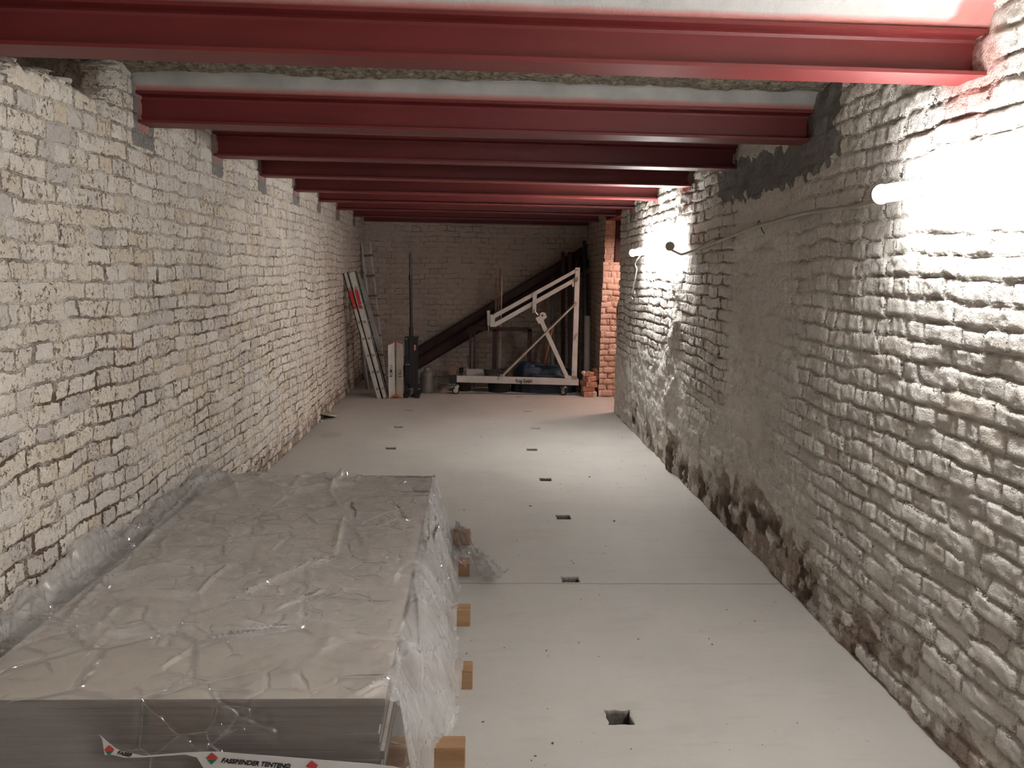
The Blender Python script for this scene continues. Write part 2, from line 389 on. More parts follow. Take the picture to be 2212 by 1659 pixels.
M['panel'] = mat_simple('dirty white panel', (.56, .53, .48), .6, 0, .4, .1)
M['orange'] = mat_simple('orange core', (.52, .14, .075), .7, 0, .3, .15)
M['ink'] = mat_simple('black ink', (.015, .014, .014), .6, 0, .3, .05)
M['blue'] = mat_simple('dark blue tarpaulin', (.010, .026, .048), .5, 0, .5, .3, .01, 5)
M['plastic_pipe'] = mat_simple('grey plastic pipe', (.36, .345, .32), .4, 0, .5, .08)
M['brick'] = mat_simple('loose red brick', (.52, .27, .19), .9, 0, .2, .25, .006, 14)
M['pink_brick'] = mat_simple('pale brick end', (.66, .47, .39), .9, 0, .2, .15, .006, 14)
M['copper'] = mat_simple('copper pipe', (.42, .20, .12), .4, .5, .5, .15)
M['tape'] = mat_simple('white printed film', (.60, .59, .58), .35, 0, .5, .05)
M['logo_red'] = mat_simple('logo red', (.50, .045, .05), .4); M['logo_green'] = mat_simple('logo green', (.035, .16, .075), .4)
M['pink'] = mat_simple('pink label', (.62, .22, .22), .5)
M['rubble'] = mat_simple('plaster shard', (.42, .38, .31), .9, 0, .2, .12, .004)
M['dull'] = mat_simple('dull grey plastic', (.17, .16, .14), .5, 0, .5, .15)
M['hose'] = mat_simple('dark grey hose', (.06, .06, .062), .5, 0, .4, .2)

# ------------------------------------------------------------------ setting
XL, XR, HB = -1.61, 1.64, 2.278
BEAMS = [2.80, 4.18, 5.33, 6.42, 7.60, 8.72, 9.87, 11.15, 12.2]
YEND = 12.32
def brickf(u, v, jw):
    row = np.floor(v/.077).astype(int); odd = row % 2
    bw = np.where(odd == 1, .25, .125); off = np.where(odd == 1, 0.0, bw*.5)
    uu = (u+off)/bw; k = np.floor(uu).astype(int); x = (uu-k)*bw; y = v-row*.077
    d = np.minimum(np.minimum(x, bw-x), np.minimum(y, .077-y))
    h = np.sin(row*127.1+k*311.7)*43758.5453; rnd = h-np.floor(h)
    return 1-sst(0, jw, d), rnd
def axis_pts(a, b, fn):
    out = [a]
    while out[-1] < b: out.append(out[-1]+fn(out[-1]))
    out[-1] = b; return np.array(out)
def poly_mask(y, z, pts, soft=.03):
    """1 inside polygon, soft edge"""
    pts = np.array(pts); n = len(pts); inside = np.zeros(y.shape, bool); dist = np.full(y.shape, 9.0)
    for i in range(n):
        (x1, y1), (x2, y2) = pts[i], pts[(i+1) % n]
        c = ((y1 > z) != (y2 > z)) & (y < (x2-x1)*(z-y1)/(y2-y1+1e-12)+x1); inside ^= c
        L2 = (x2-x1)**2+(y2-y1)**2; tt = np.clip(((y-x1)*(x2-x1)+(z-y1)*(y2-y1))/L2, 0, 1)
        dist = np.minimum(dist, np.hypot(y-x1-tt*(x2-x1), z-y1-tt*(y2-y1)))
    return np.clip(.5+np.where(inside, dist, -dist)/(2*soft), 0, 1)
ZS = axis_pts(0.0, 2.62, lambda z: .0095)
def wall(name, mat, X, sgn, Y, seed, relief, style):
    y, z = np.meshgrid(Y, ZS, indexing='ij')
    wu = (fbm(y, z, .5, seed)-.5)*.05+(vn(y, z, .09, seed+5)-.5)*.022
    wv = (fbm(y, z, .8, seed+3)-.5)*.07+(vn(y, z, .11, seed+8)-.5)*.018
    u = y+20+wu; v = z+7.7+wv
    jw = .0105
    j, rnd = brickf(u, v, jw)
    plaster = np.zeros_like(y); dark = plaster.copy(); spall = plaster.copy(); mort = plaster.copy(); red = plaster.copy(); raw = plaster.copy()
    big = fbm(y, z, .45, seed+11); mid = fbm(y, z, .12, seed+17); fine = fbm(y, z, .04, seed+23, 3)
    joint = np.ones_like(y)
    h = (rnd-.5)*.010*relief + (big-.5)*.03 + (mid-.5)*.010*relief + (fine-.5)*.009*relief + (np.abs(2*vn(y, z, .028, seed+29)-1)-.5)*.0035*relief
    jd = .010*relief
    if style == 'left':
        plaster = sst(.56, .72, big)*.55
        joint = .55+.45*sst(1.9, 1.1, z)
        spall = .62*sst(.42, .0, z)*sst(.35, .6, mid+.12) + .12
        dm = poly_mask(y, z, [(2.2, 2.33), (3.0, 2.27), (3.35, 2.345), (3.62, 2.30), (3.88, 2.28), (3.90, 2.62), (2.2, 2.62)], .06); dm = sst(.42, .58, dm+(vn(y, z, .05, 301)-.5)*.7+(vn(y, z, .022, 302)-.5)*.4)
        spall = np.maximum(spall, dm); h = h-dm*(.05+.05*vn(y, z, .07, 303))-dm*.06*sst(3.3, 3.5, y)
        joint = joint*(1-.5*sst(.6, .3, mid))
        # mended strip of mortar running up the wall
        st = sst(.05, .02, np.abs(y-7.3-(z-1)*.02)); plaster = np.maximum(plaster, st*.7)
    if style == 'right':
        zj = z+(big-.5)*.5; yj = y+(big-.5)*.35
        pz = sst(4.0, 4.35, yj)*sst(5.45, 5.2, yj)*.93
        low = sst(.95, .55, zj)*sst(3.5, 4.2, yj)*.97
        low = np.maximum(low, sst(.95, .75, zj)*sst(5.9, 6.3, yj)*sst(8.45, 8.2, y))
        plaster = np.maximum(np.maximum(pz, low), sst(.60, .75, big)*.35)
        joint = np.where(y > 5.2, 1.5, .55)
        spall = .72*sst(.62, .02, zj)*sst(.42, .62, mid+.06) + .38*sst(.75, .1, z)*sst(2.0, 4.3, y)*sst(.4, .6, fbm(y, z, .25, seed+31)) + .06
        spall = np.where(y > 8.3, spall*.4, spall)
        col = sst(.24, .05, np.abs(yj-6.62)); h = h+col*.035+col*(mid-.5)*.05; plaster = np.maximum(plaster, col*.8)
        dk = [(3.77, 2.62), (3.78, 2.34), (3.86, 2.33), (3.75, 2.25), (3.77, 2.175), (3.85, 2.15), (4.14, 2.10), (4.38, 2.10), (4.52, 2.09), (4.81, 2.087), (5.15, 2.084), (5.48, 2.08), (5.59, 2.15), (5.66, 2.29), (5.2, 2.33), (4.4, 2.29), (4.25, 2.42), (4.1, 2.62)]
        dark = poly_mask(y, z, dk, .05); dark = np.clip(dark+(vn(y, z, .05, 311)-.5)*.7+(vn(y, z, .02, 312)-.5)*.35, 0, 1); h = h-.005*sst(.3, .7, dark); plaster = np.maximum(plaster, sst(.3, .7, dark))
        jd = jd*(1.0+.7*sst(4.2, 2.2, y)*sst(.35, .6, big+.15))
        for by in BEAMS[:1]:
            red = np.maximum(red, sst(.22, .08, np.hypot((y-by)*.8, z-2.30))*1.0)
            pm = sst(.20, .13, np.abs(y-by-.02))*sst(2.2, 2.27, z); plaster = np.maximum(plaster, pm)
    if style == 'back':
        plaster = sst(.5, .7, big)*.5; spall = np.full_like(y, .1)+.5*sst(.5, 0, z)*sst(.4, .6, mid)
    if style in ('left', 'right'):
        for i, by in enumerate(BEAMS[:-1]):
            if style == 'right' and i < 3: continue
            mm = sst(.15, .11, np.abs(y-by))*sst(HB-.13-.05*vn(y, z, .1, seed), HB-.08, z); mort = np.maximum(mort, mm*.9)
            red = np.maximum(red, sst(.10, .05, np.abs(y-by))*sst(HB-.06, HB-.02, z)*.8)
    if style == 'pier':
        raw = sst(11.2, 10.4, y)*0+0
    jz = 1-plaster*.9
    h = h-jd*j*jz-.009*sst(.52, .72, spall+(mid-.5))*sst(.2, .5, spall)
    X3 = X+sgn*h
    P = np.stack([X3, y, z], -1)
    A = {'bk': np.stack([u, v, joint*jz], -1), 'mk': np.stack([plaster, dark, spall], -1), 'm2': np.stack([mort, red, raw], -1)}
    o = grid_mesh(name, P, mat, A, flip=(sgn > 0)); tag(o, kind='structure')
    return o
YL = axis_pts(-3.0, YEND, lambda y: .06 if y < 1.3 else (.0105 if y < 6 else (.015 if y < 9 else .03)))
wall('wall_left', M['wall_left'], XL, 1, YL, 3, .75, 'left')
YRr = axis_pts(-3.0, 9.41, lambda y: .06 if y < 1.6 else (.0095 if y < 6.5 else .014))
wall('wall_right', M['wall_right'], XR, -1, YRr, 40, 1.35, 'right')
YR2 = axis_pts(10.57, YEND, lambda y: .03)
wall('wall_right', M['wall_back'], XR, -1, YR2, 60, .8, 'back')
def flatwall(name, mat, axis, c, sgn, A0, A1, Z0, Z1, step, seed, relief, raw=0.0, edge=None):
    a, z = np.meshgrid(np.arange(A0, A1+step/2, step), np.arange(Z0, Z1+step/2, step), indexing='ij')
    wv = (fbm(a, z, .8, seed)-.5)*.08+(vn(a, z, .13, seed+1)-.5)*.02; wu = (fbm(a, z, .5, seed+2)-.5)*.05+(vn(a, z, .1, seed+3)-.5)*.03
    u = a+20+wu; v = z+7.7+wv; j, rnd = brickf(u, v, .014)
    big = fbm(a, z, .45, seed+4); mid = fbm(a, z, .12, seed+7)
    h = (rnd-.5)*.012*relief-.010*relief*j+(big-.5)*.03+(mid-.5)*.012
    if edge is not None: a = a+edge(a, z, rnd)
    C = c+sgn*h
    P = np.stack([C, a, z] if axis == 'X' else [a, C, z], -1)
    Z = np.zeros_like(a); sp = .1+.3*sst(.5, 0, z)*sst(.4, .6, mid)
    A = {'bk': np.stack([u, v, (Z+.9)*(1-.75*sst(.45, .6, mid)*(1-raw))], -1), 'mk': np.stack([sst(.42, .62, big)*.8*(1-raw), Z, sp], -1), 'm2': np.stack([Z, Z, Z+raw], -1)}
    return tag(grid_mesh(name, P, mat, A, flip=(sgn > 0) == (axis == 'X')), kind='structure')
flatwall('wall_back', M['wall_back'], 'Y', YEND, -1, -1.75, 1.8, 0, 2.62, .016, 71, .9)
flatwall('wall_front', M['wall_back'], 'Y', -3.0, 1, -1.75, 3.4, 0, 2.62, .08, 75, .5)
# brick pier beside the opening and the red-brick side room it leads to
def rag(a, z, rnd): return np.where(a > 1.75, (rnd-.5)*.03, np.where(a < 1.66, (rnd-.5)*.012, 0))
flatwall('wall_right', M['wall_right'], 'Y', 10.56, -1, 1.632, 1.95, 0, 1.74, .0105, 81, 1.6, 1.0, rag)
flatwall('wall_right', M['wall_right'], 'Y', 10.62, -1, 1.652, 1.785, 1.735, 2.30, .012, 84, .5, 1.0)
flatwall('wall_side', M['wall_right'], 'X', 3.25, -1, 8.0, 11.5, 0, 2.62, .05, 88, .8, 1.0)
flatwall('wall_side', M['wall_right'], 'Y', 11.35, -1, 1.80, 3.3, 0, 2.62, .05, 90, .8, 1.0)
flatwall('wall_side', M['wall_right'], 'Y', 8.3, 1, 1.95, 3.3, 0, 2.62, .05, 92, .8, 1.0)
def struct(name, mb, mat): return tag(mb.build(name, mat), kind='structure')
b = MB(); b.b2((1.70, 10.64, 0), (1.95, 11.36, 1.73)); struct('wall_right', b, M['brick'])
b = MB(); b.b2((1.69, -3.0, 0), (1.97, 9.385, 2.62)); struct('wall_right', b, M['rubble'])
# steel lintel post standing on the pier
b = MB(); b.b2((1.79, 10.60, 1.735), (1.87, 10.70, 2.33)); b.b2((1.66, 10.66, 1.74), (1.95, 10.80, 2.33)); struct('trim_1', b, M['dark_primer'])
b = MB(); b.b2((1.66, 9.42, 2.27), (1.95, 11.3, 2.39)); struct('trim_2', b, M['primer'])

# floor with cast pockets
HOLES = [(.50, 2.753, .60, 2.86, .20), (.476, 4.120, .576, 4.206, .14), (.557, 5.221, .657, 5.325, .14), (.522, 6.21, .622, 6.31, .10),
         (.490, 7.29, .590, 7.39, .10), (.598, 8.31, .698, 8.41, .012), (.577, 9.36, .677, 9.44, .03), (.531, 10.44, .631, 10.53, .015),
         (-.792, 7.29, -.692, 7.39, .06), (-.819, 8.31, -.719, 8.41, .10), (-.791, 9.33, -.691, 9.42, .03)]
bm = bmesh.new()
xs = sorted({-1.75, 1.9, 3.4} | {h[0] for h in HOLES} | {h[2] for h in HOLES}); ys = sorted({-3.1, 12.5} | {h[1] for h in HOLES} | {h[3] for h in HOLES})
vg = {(i, j): bm.verts.new((x, y, 0)) for i, x in enumerate(xs) for j, y in enumerate(ys)}
for i in range(len(xs)-1):
    for j in range(len(ys)-1):
        mx, my = (xs[i]+xs[i+1])/2, (ys[j]+ys[j+1])/2
        if any(h[0] < mx < h[2] and h[1] < my < h[3] for h in HOLES): continue
        bm.faces.new((vg[i, j], vg[i+1, j], vg[i+1, j+1], vg[i, j+1]))
for (x0, y0, x1, y1, d) in HOLES:
    n = 7; ring = []
    for (ax, ay), (bx, by) in (((x0, y0), (x1, y0)), ((x1, y0), (x1, y1)), ((x1, y1), (x0, y1)), ((x0, y1), (x0, y0))):
        for k in range(n): ring.append((ax+(bx-ax)*k/n, ay+(by-ay)*k/n))
    cxx, cyy = (x0+x1)/2, (y0+y1)/2; N = len(ring)
    o_ = [bm.verts.new((x, y, 0)) for x, y in ring]
    def jit(x, y, s, corner): return (x+(cxx-x)*s, y+(cyy-y)*s)
    in_ = []
    for k, (x, y) in enumerate(ring):
        s = .03 if k % n == 0 else random.uniform(.02, .16)
        px_, py_ = jit(x, y, s, 0); in_.append(bm.verts.new((px_, py_, -.001-random.random()*.004)))
    lo = [bm.verts.new((v.co.x, v.co.y, -d)) for v in in_]
    for k in range(N):
        k2 = (k+1) % N
        bm.faces.new((o_[k], o_[k2], in_[k2], in_[k])); bm.faces.new((in_[k], in_[k2], lo[k2], lo[k]))
    bm.faces.new(lo)
f = MB(); f.bm.free(); f.bm = bm; struct('floor', f, M['floor'])

# ceiling: shallow caps between the beams, mortar haunches along the top flanges
cx_ = np.arange(-1.72, 1.80, .0155)
cyy_ = axis_pts(-3.0, 12.45, lambda y: .05 if y < 2.2 else (.0135 if y < 4.35 else .05))
x, y = np.meshgrid(cx_, cyy_, indexing='ij'); bb = np.array([-2.8, -1.4, 0.0, 1.45]+BEAMS+[13.4])
k = np.clip(np.searchsorted(bb, y)-1, 0, len(bb)-2); b0, b1 = bb[k], bb[k+1]; tt = (y-b0)/(b1-b0)
dn = np.minimum(y-b0, b1-y)
z = 2.4215+.058*sst(.078, .112, dn)+.055*np.sin(PI*np.clip(tt, 0, 1))**.8
n1 = fbm(x, y, .05, 5, 3); n2 = fbm(x, y, .3, 8)
mo = sst(.125+.03*n2, .105+.03*n2, dn)
z = z+(n1-.5)*.035*(1-.85*mo)+(n2-.5)*.03*(1-mo)
z = np.where(dn < .076, 2.4212, z)
redm = mo*.8*sst(1.50, 1.55, x)*sst(.13, .10, np.abs(y-2.76))+.8*sst(.095, .078, dn)
o = grid_mesh('ceiling', np.stack([x, y, z], -1), M['ceiling'], {'m2': np.stack([mo, redm, mo*0], -1)}, flip=True); tag(o, kind='structure')
b = MB(); b.b2((1.66, 7.9, 2.60), (3.4, 11.6, 2.66)); struct('ceiling', b, M['rubble'])
b = MB(); b.b2((-1.95, -3.1, 2.63), (1.97, 12.6, 2.68)); struct('ceiling', b, M['rubble'])

# ------------------------------------------------------------------ red steel beams
WHICH = ['nearest red primed steel beam, largest in view and brightly lit at its right end',
         'second red primed steel beam from the front, with a grey mortar strip above it',
         'third red primed steel beam, with small light glints under its right part',
         'fourth red primed steel beam, dark face ending above the cable side of the right wall',
         'fifth red primed steel beam, glowing orange-red edge just before the far tube lamp',
         'sixth red primed steel beam, above the middle of the far tube lamp',
         'seventh red primed steel beam, above the opening in the right wall',
         'eighth red primed steel beam, last but one before the back wall',
         'farthest red primed steel beam, running close in front of the back wall']
def ibeam(mb, L, h=.144, bw=.16, tw=.008, tf=.0125, r=.014):
    pr = [(-bw/2, 0), (bw/2, 0), (bw/2, tf), (tw/2+r, tf), (tw/2+r*.3, tf+r*.3), (tw/2, tf+r), (tw/2, h-tf-r), (tw/2+r*.3, h-tf-r*.3), (tw/2+r, h-tf), (bw/2, h-tf), (bw/2, h),
          (-bw/2, h), (-bw/2, h-tf), (-tw/2-r, h-tf), (-tw/2-r*.3, h-tf-r*.3), (-tw/2, h-tf-r), (-tw/2, tf+r), (-tw/2-r*.3, tf+r*.3), (-tw/2-r, tf), (-bw/2, tf)]
    return mb.prism([Vector((0, a, c)) for a, c in pr], (L, 0, 0))
bmesh_beam = None
for i, by in enumerate(BEAMS):
    if bmesh_beam is None:
        o = ibeam(MB(), XR-XL+.10).build('steel_beam', M['primer']); bmesh_beam = o
    else:
        o = bmesh_beam.copy(); COL.objects.link(o)
    o.location = (XL-.05, by, HB); tag(o, WHICH[i], 'steel beam', 'red steel beams under the ceiling')

# ------------------------------------------------------------------ tube lamps
def tube_lamp(X, z, y0, y1, mat, label, zf=None, refl=True):
    zf = z if zf is None else zf
    t_ = empty('tube_lamp', (X, y1, z), label, 'tube lamp', 'tube lamps on the right wall')
    d = Vector((0, 1, (zf-z)/(y1-y0)))
    P = lambda yy, dz=0, dx=0: Vector((X+dx, yy, z+(zf-z)*(yy-y0)/(y1-y0)+dz))
    MB().tube([P(y0+.03), P(y1-.03)], .0185, 20).build('lamp_tube', mat, t_, True)
    c = MB(); c.tube([P(y0+.012), P(y1-.012)], .034, 28, False); c.build('cover', M['acrylic'], t_, True)
    if refl: b = MB(); b.bar(P(y0+.04, .010, .028), P(y1-.26, .010, .028), .022, .005, (1, 0, 0)); b.build('reflector', M['white_metal'], t_)
    for yy, s in ((y0, 1), (y1, -1)):
        c = MB(); c.tube([P(yy), P(yy+s*.006), P(yy+s*.022)], [.030, .037, .037], 28)
        if s < 0: c.tube([P(yy), P(yy+.006)], [.02, .018], 16)
        c.build('end_cap', M['cap'], t_, True)
    rr = MB(); rr.tube([P(y1-.25), P(y1-.243)], .0352, 28, False); rr.build('ring', M['cap'], t_, True)
    for yy in (y0+.3, y1-.35):
        c = MB(); a = [P(yy)+Vector((math.cos(q)*.0365, 0, math.sin(q)*.0365)) for q in np.linspace(-2.3, 2.3, 12)]
        c.tube(a, .003, 6); c.b2(P(yy-.01, -.012, .035), (XR-.022, yy+.01, P(yy).z+.012)); c.build('bracket', M['white_metal'], t_)
    return t_
tube_lamp(1.515, 1.916, 1.55, 3.105, M['tube1'], 'near lit tube lamp on the right wall, cut by the photo edge', 1.928, False)
tube_lamp(1.52, 1.828, 6.45, 8.0, M['tube2'], 'far lit tube lamp on the right wall, with a loose white cord hanging from it', 1.806)
cpts = [(1897, 434, 1.53), (1870, 441, 1.58), (1850, 445, 1.61), (1800, 452, 1.61), (1740, 460, 1.61), (1690, 473, 1.61), (1640, 488, 1.61), (1600, 502, 1.61), (1560, 518, 1.61), (1530, 530, 1.60), (1500, 541, 1.585), (1472, 550, 1.56), (1452, 541, 1.54)]
c = MB(); c.tube([at(a, b_, X=q) for a, b_, q in cpts], .0100, 10); o = c.build('cable', M['cable'], None, True)
tag(o, 'grey cable sagging along the right wall from the near tube lamp to the far one', 'cable')
t_ = empty('power_cord', at(1373, 600, X=1.56), 'white cord with small white tag, dangling below the end of the far tube lamp', 'cord')
c = MB(); cp = [(1396, 535), (1389, 521), (1392, 517), (1397, 520), (1394, 531), (1386, 545), (1381, 556), (1375, 563), (1372, 572), (1376, 580), (1373, 600), (1369, 617), (1366, 632)]
c.tube([at(a, b_, X=1.545+.004*i) for i, (a, b_) in enumerate(cp)], .006, 8); c.build('cord', M['white_cable'], t_, True)
c = MB(); c.prism([at(a, b_, X=1.585) for a, b_ in ((1357, 628), (1371, 630), (1371, 634), (1357, 632))], (.006, 0, 0))
c.prism([at(a, b_, X=1.58) for a, b_ in ((1349, 650), (1363, 641), (1367, 646), (1353, 657))], (.008, 0, 0)); c.build('tag', M['white_metal'], t_)
c = MB(); c.tube([at(1366, 632, X=1.59), at(1362, 644, X=1.59)], .004, 6); c.build('cord_end', M['cable'], t_)
c = MB(); c.tube([at(a, b_, X=1.615) for a, b_ in ((1638, 487), (1636, 480), (1640, 477), (1643, 486), (1646, 497), (1651, 505))], .0028, 6)
tag(c.build('cable_tie', M['hose'], None, True), 'thin dark tie around the sagging wall cable', 'cable tie')
c = MB(); c.tube([at(a, b_, Y=10.55) for a, b_ in ((1345, 640), (1336, 655), (1334, 675), (1336, 700), (1334, 725), (1338, 740))], .008, 8)
tag(c.build('hanging_cable', M['dark_primer'], None, True), 'dark bent cable hanging on the red brick pier edge', 'cable')

# ------------------------------------------------------------------ boards on timbers
SX0, SX1, SY0, SY1 = -1.50, -.247, 2.292, 4.92
ORD = ['topmost board of the stack under the film, smooth pale face showing', 'second board from the top of the film-covered stack', 'third board from the top of the film-covered stack', 'fourth board from the top of the film-covered stack', 'fifth board from the top, in the middle of the film-covered stack', 'sixth board from the top of the film-covered stack', 'seventh board from the top, sticking out slightly at its right end', 'eighth board from the top of the film-covered stack', 'ninth board from the top, behind the printed white strip', 'lowest board of the stack, lying on the wooden battens']
NBD = 10; TH = .028
offx = [0.0, -.004, -.010, -.022, -.018, -.016, -.004, -.014, -.012, -.01]
for i in range(NBD):
    z1 = .36-i*TH
    b = MB(); b.box(((SX0+SX1)/2+offx[i], (SY0+SY1)/2+(.0012 if i else 0)*random.uniform(0, 1), z1-TH/2), (SX1-SX0, SY1-SY0, TH-.0010), bev=.0012)
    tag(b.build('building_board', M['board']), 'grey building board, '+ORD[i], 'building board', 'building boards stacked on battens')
TL = [(2.49, 2.56, -.011, .08, 'nearest wooden batten under the board stack, big end at the bottom of the photo'),
      (3.01, 3.09, .012, .08, 'second wooden batten from the front, dark knot on its end'),
      (3.58, 3.655, .0, .08, 'third wooden batten from the front, with a whitish splash on top'),
      (4.20, 4.275, -.008, .08, 'fourth wooden batten from the front, beside the film flap'),
      (4.70, 4.775, -.006, .08, 'farthest wooden batten, half hidden by the film flap')]
for y0, y1, x1, h_, lb in TL:
    b = MB(); b.b2((-1.42, y0, .0), (x1, y1, h_-.0005), bev=.003); o = b.build('timber_batten', M['timber']); tag(o, lb, 'wooden batten', 'wooden battens under the board stack')

# film draped over the stack
def drape():
    xs = axis_pts(-1.592, .03, lambda v: .0085 if v < -.30 else .0045)
    ys = axis_pts(2.19, 5.16, lambda v: .0045 if v < 2.32 else (.0095 if v < 4.85 else .008))
    x, y = np.meshgrid(xs, ys, indexing='ij')
    r = np.random.RandomState(4)
    # crumple: sum of ridged, domain-warped noises -> straight-ish creases
    def ridged(s, seed, ang=0.0, st=1.0):
        ca, sa = math.cos(ang), math.sin(ang); a = x*ca+y*sa; b = (-x*sa+y*ca)*st
        a = a+.25*s*(vn(a, b, s*1.7, seed+1)-.5); return 1-np.abs(2*vn(a, b, s, seed)-1)
    def creases(ns, seed, wdt, ax=1.0, ay=1.0):
        """straight crease lines: the borders between the cells of scattered points"""
        rr_ = np.random.RandomState(seed); sx_ = rr_.uniform(-1.7, .2, ns)*ax; sy_ = rr_.uniform(2.1, 5.3, ns)*ay
        wx = x+.03*(vn(x, y, .15, seed+1)-.5); wy = y+.03*(vn(x, y, .15, seed+2)-.5)
        d1 = np.full(x.shape, 9.0); d2 = d1.copy()
        for a, b in zip(sx_, sy_):
            dd_ = np.hypot(wx*ax-a, wy*ay-b); lo_ = dd_ < d1; d2 = np.where(lo_, d1, np.minimum(d2, dd_)); d1 = np.where(lo_, dd_, d1)
        return np.exp(-(d2-d1)/wdt), d1
    e1, q1 = creases(46, 5, .035); e2, q2 = creases(150, 6, .02, 1.0, .8); e3, q3 = creases(420, 8, .012)
    a1 = sst(.35, .75, vn(x, y, .35, 101)); a2 = sst(.4, .8, vn(x, y, .25, 102)); a3 = sst(.55, .8, vn(x, y, .22, 103))
    cr = e1*.034*a1+e2*.010*a2+e3*.002*a3+(.10-q1)*.07+(fbm(x, y, .09, 41, 3)-.45)*.003
    edgep = sst(2.75, 2.5, y); cr = cr*(1-.85*edgep)
    # long folds seen on the photo: ridges between two points
    def fold(p, q, wdt, amp):
        p, q = np.array(p), np.array(q); L = ((q-p)**2).sum(); t_ = np.clip(((x-p[0])*(q[0]-p[0])+(y-p[1])*(q[1]-p[1]))/L, 0, 1)
        d = np.hypot(x-p[0]-t_*(q[0]-p[0]), y-p[1]-t_*(q[1]-p[1])); return amp*np.exp(-(d/(wdt*SH))**1.05)*np.sin(PI*np.clip(t_*.9+.05, 0, 1))**.5
    F = 0*x; SH = .55
    for a, b_, wd, am in FOLDS: F = np.maximum(F, fold(a, b_, wd, am))
    top = .3615+np.maximum(cr, 0)+F
    # left: runs on to the wall over the gap
    lg = sst(-1.46, -1.54, x); lg2 = sst(-1.535, -1.59, x); top = top+lg*(.006+.012*vn(x, y, .12, 51)+.012*vn(x, y, .05, 52))+lg2*(.02+.10*sst(.3, .8, vn(x*0, y, .33, 54))+.02*vn(x, y, .04, 55))+lg*(.02*e2+.014*e3)
    # right: slides down to the floor; width of the skirt varies
    yk = [2.19, 2.3, 2.45, 2.6, 2.8, 3.0, 3.3, 3.7, 4.0, 4.3, 4.6, 4.8, 4.95, 5.16]
    wk = [.10, .10, .12, .16, .19, .20, .185, .175, .18, .165, .15, .12, .08, .05]
    wr = np.interp(y, yk, wk)*(1+.10*(vn(y*0, y, .06, 61)-.5)+.10*(vn(y*0+3, y, .17, 62)-.5))
    dx = np.clip((x-(SX1+.004))/wr, 0, 1.3)
    dyf = np.clip((SY0-.006-y)/.045, 0, 1.3); dyb = np.clip((y-SY1-.006)/.16, 0, 1.3)
    d = np.hypot(np.hypot(dx, dyf), dyb)
    bulge = (.20*(ridged(.20, 71, 1.45, .10)**2-.4)+.09*(ridged(.045, 73, .10, .07)**3-.3)+.12*(ridged(.13, 75, .6, .35)**3-.3)+.12*e2+.05*e3); bulge = np.maximum(bulge, -.025)*np.sin(PI*np.clip(dx, 0, 1))
    drop = np.clip(d*(1+0*x), 0, 1)
    prof = 1-drop**np.where(dyf > dx, .9, 1.35)
    zz = top*np.clip(prof+bulge*(dx > 0), 0, 1.15)
    zz = np.where(d >= 1, .006+.012*vn(x, y, .03, 81), np.maximum(zz, .006))
    # over the battens the skirt cannot fall lower than their tops
    for y0, y1, x1, h_, _ in TL: zz = np.where((y > y0-.012) & (y < y1+.012) & (x < x1+.008), np.maximum(zz, h_+.004), zz)
    inside = (x < SX1+.004) & (y > SY0-.006) & (y < SY1+.006)
    zz = np.where(inside, np.maximum(zz, .3632), zz)
    # keep only the sheet, not floor far outside
    dens = .10+.26*sst(2.60, 2.68, y+(vn(x, y, .2, 91)-.5)*.07)+.16*sst(-.3, -.25, x)+.30*sst(0, .3, dx)+.12*lg+.20*(e1*a1+e2*a2)+.55*sst(.006, .030, F)  # milkier on folds and creases, painting in bright highlight streaks there
    dens = np.where(dyf > 0, .07+.25*sst(-1.05, -1.3, x+(.36-zz)*-.9), dens)
    ok = d < 1.06
    P = np.stack([x, y, zz], -1)
    dirt = 0*x; SH = 1.0
    for a, b_, wd, am in ((tp(566, 1170), tp(545, 1226), .010, .9), (tp(758, 1125), tp(792, 1195), .013, .9), (tp(655, 1062), tp(668, 1072), .022, .8), (tp(600, 1040), tp(655, 1058), .012, .5),
                          (tp(688, 1340), tp(690, 1395), .030, .6), (tp(905, 1075), tp(925, 1110), .010, .7), (tp(268, 1305), tp(320, 1285), .05, .3), (tp(180, 1345), tp(380, 1165), .016, .45), (tp(330, 1412), tp(420, 1415), .008, .8)):
        dirt = np.maximum(dirt, fold(a, b_, wd, am))
    dirt = dirt*(.5+.8*vn(x, y, .035, 207))
    o = grid_mesh('plastic_film', P, M['film'], {'mk': np.stack([dens, .35*lg+.45*sst(0, .2, dx)-.3*edgep*(1-sst(0, .2, dx)), dirt], -1)})
    bm = bmesh.new(); bm.from_mesh(o.data); bm.verts.ensure_lookup_table(); okf = ok.reshape(-1)
    bmesh.ops.delete(bm, geom=[v for v in bm.verts if not okf[v.index]], context='VERTS'); bm.to_mesh(o.data); bm.free()
    return o
def tp(x, y, z=.37): p = at(x, y, Z=z); return (p.x, p.y)
FOLDS = [(tp(480, 1003), tp(140, 1345), .030, .022), (tp(410, 1395), tp(620, 1350), .016, .035), (tp(620, 1348), tp(455, 1352), .010, .028),
         (tp(720, 1200), tp(500, 1290), .018, .026), (tp(725, 1195), tp(745, 1110), .014, .03), (tp(745, 1110), tp(712, 1062), .014, .03),
         (tp(712, 1062), tp(760, 992), .016, .045), (tp(760, 992), tp(885, 1012), .014, .045), (tp(490, 1000), tp(640, 1008), .03, .03),
         (tp(150, 1335), tp(215, 1262), .012, .025), (tp(770, 1495), tp(840, 1462), .010, .022), (tp(790, 1500), tp(830, 1478), .010, .02),
         (tp(480, 1000), tp(520, 1075), .02, .03), (tp(600, 1310), tp(700, 1270), .014, .02), (tp(350, 1440), tp(410, 1400), .012, .02),
         (tp(180, 1420), tp(240, 1360), .014, .016), (tp(560, 1170), tp(545, 1225), .012, .012)]
o = drape(); tag(o, 'crumpled clear plastic film draped over the stack of grey boards beside the left wall', 'plastic film')
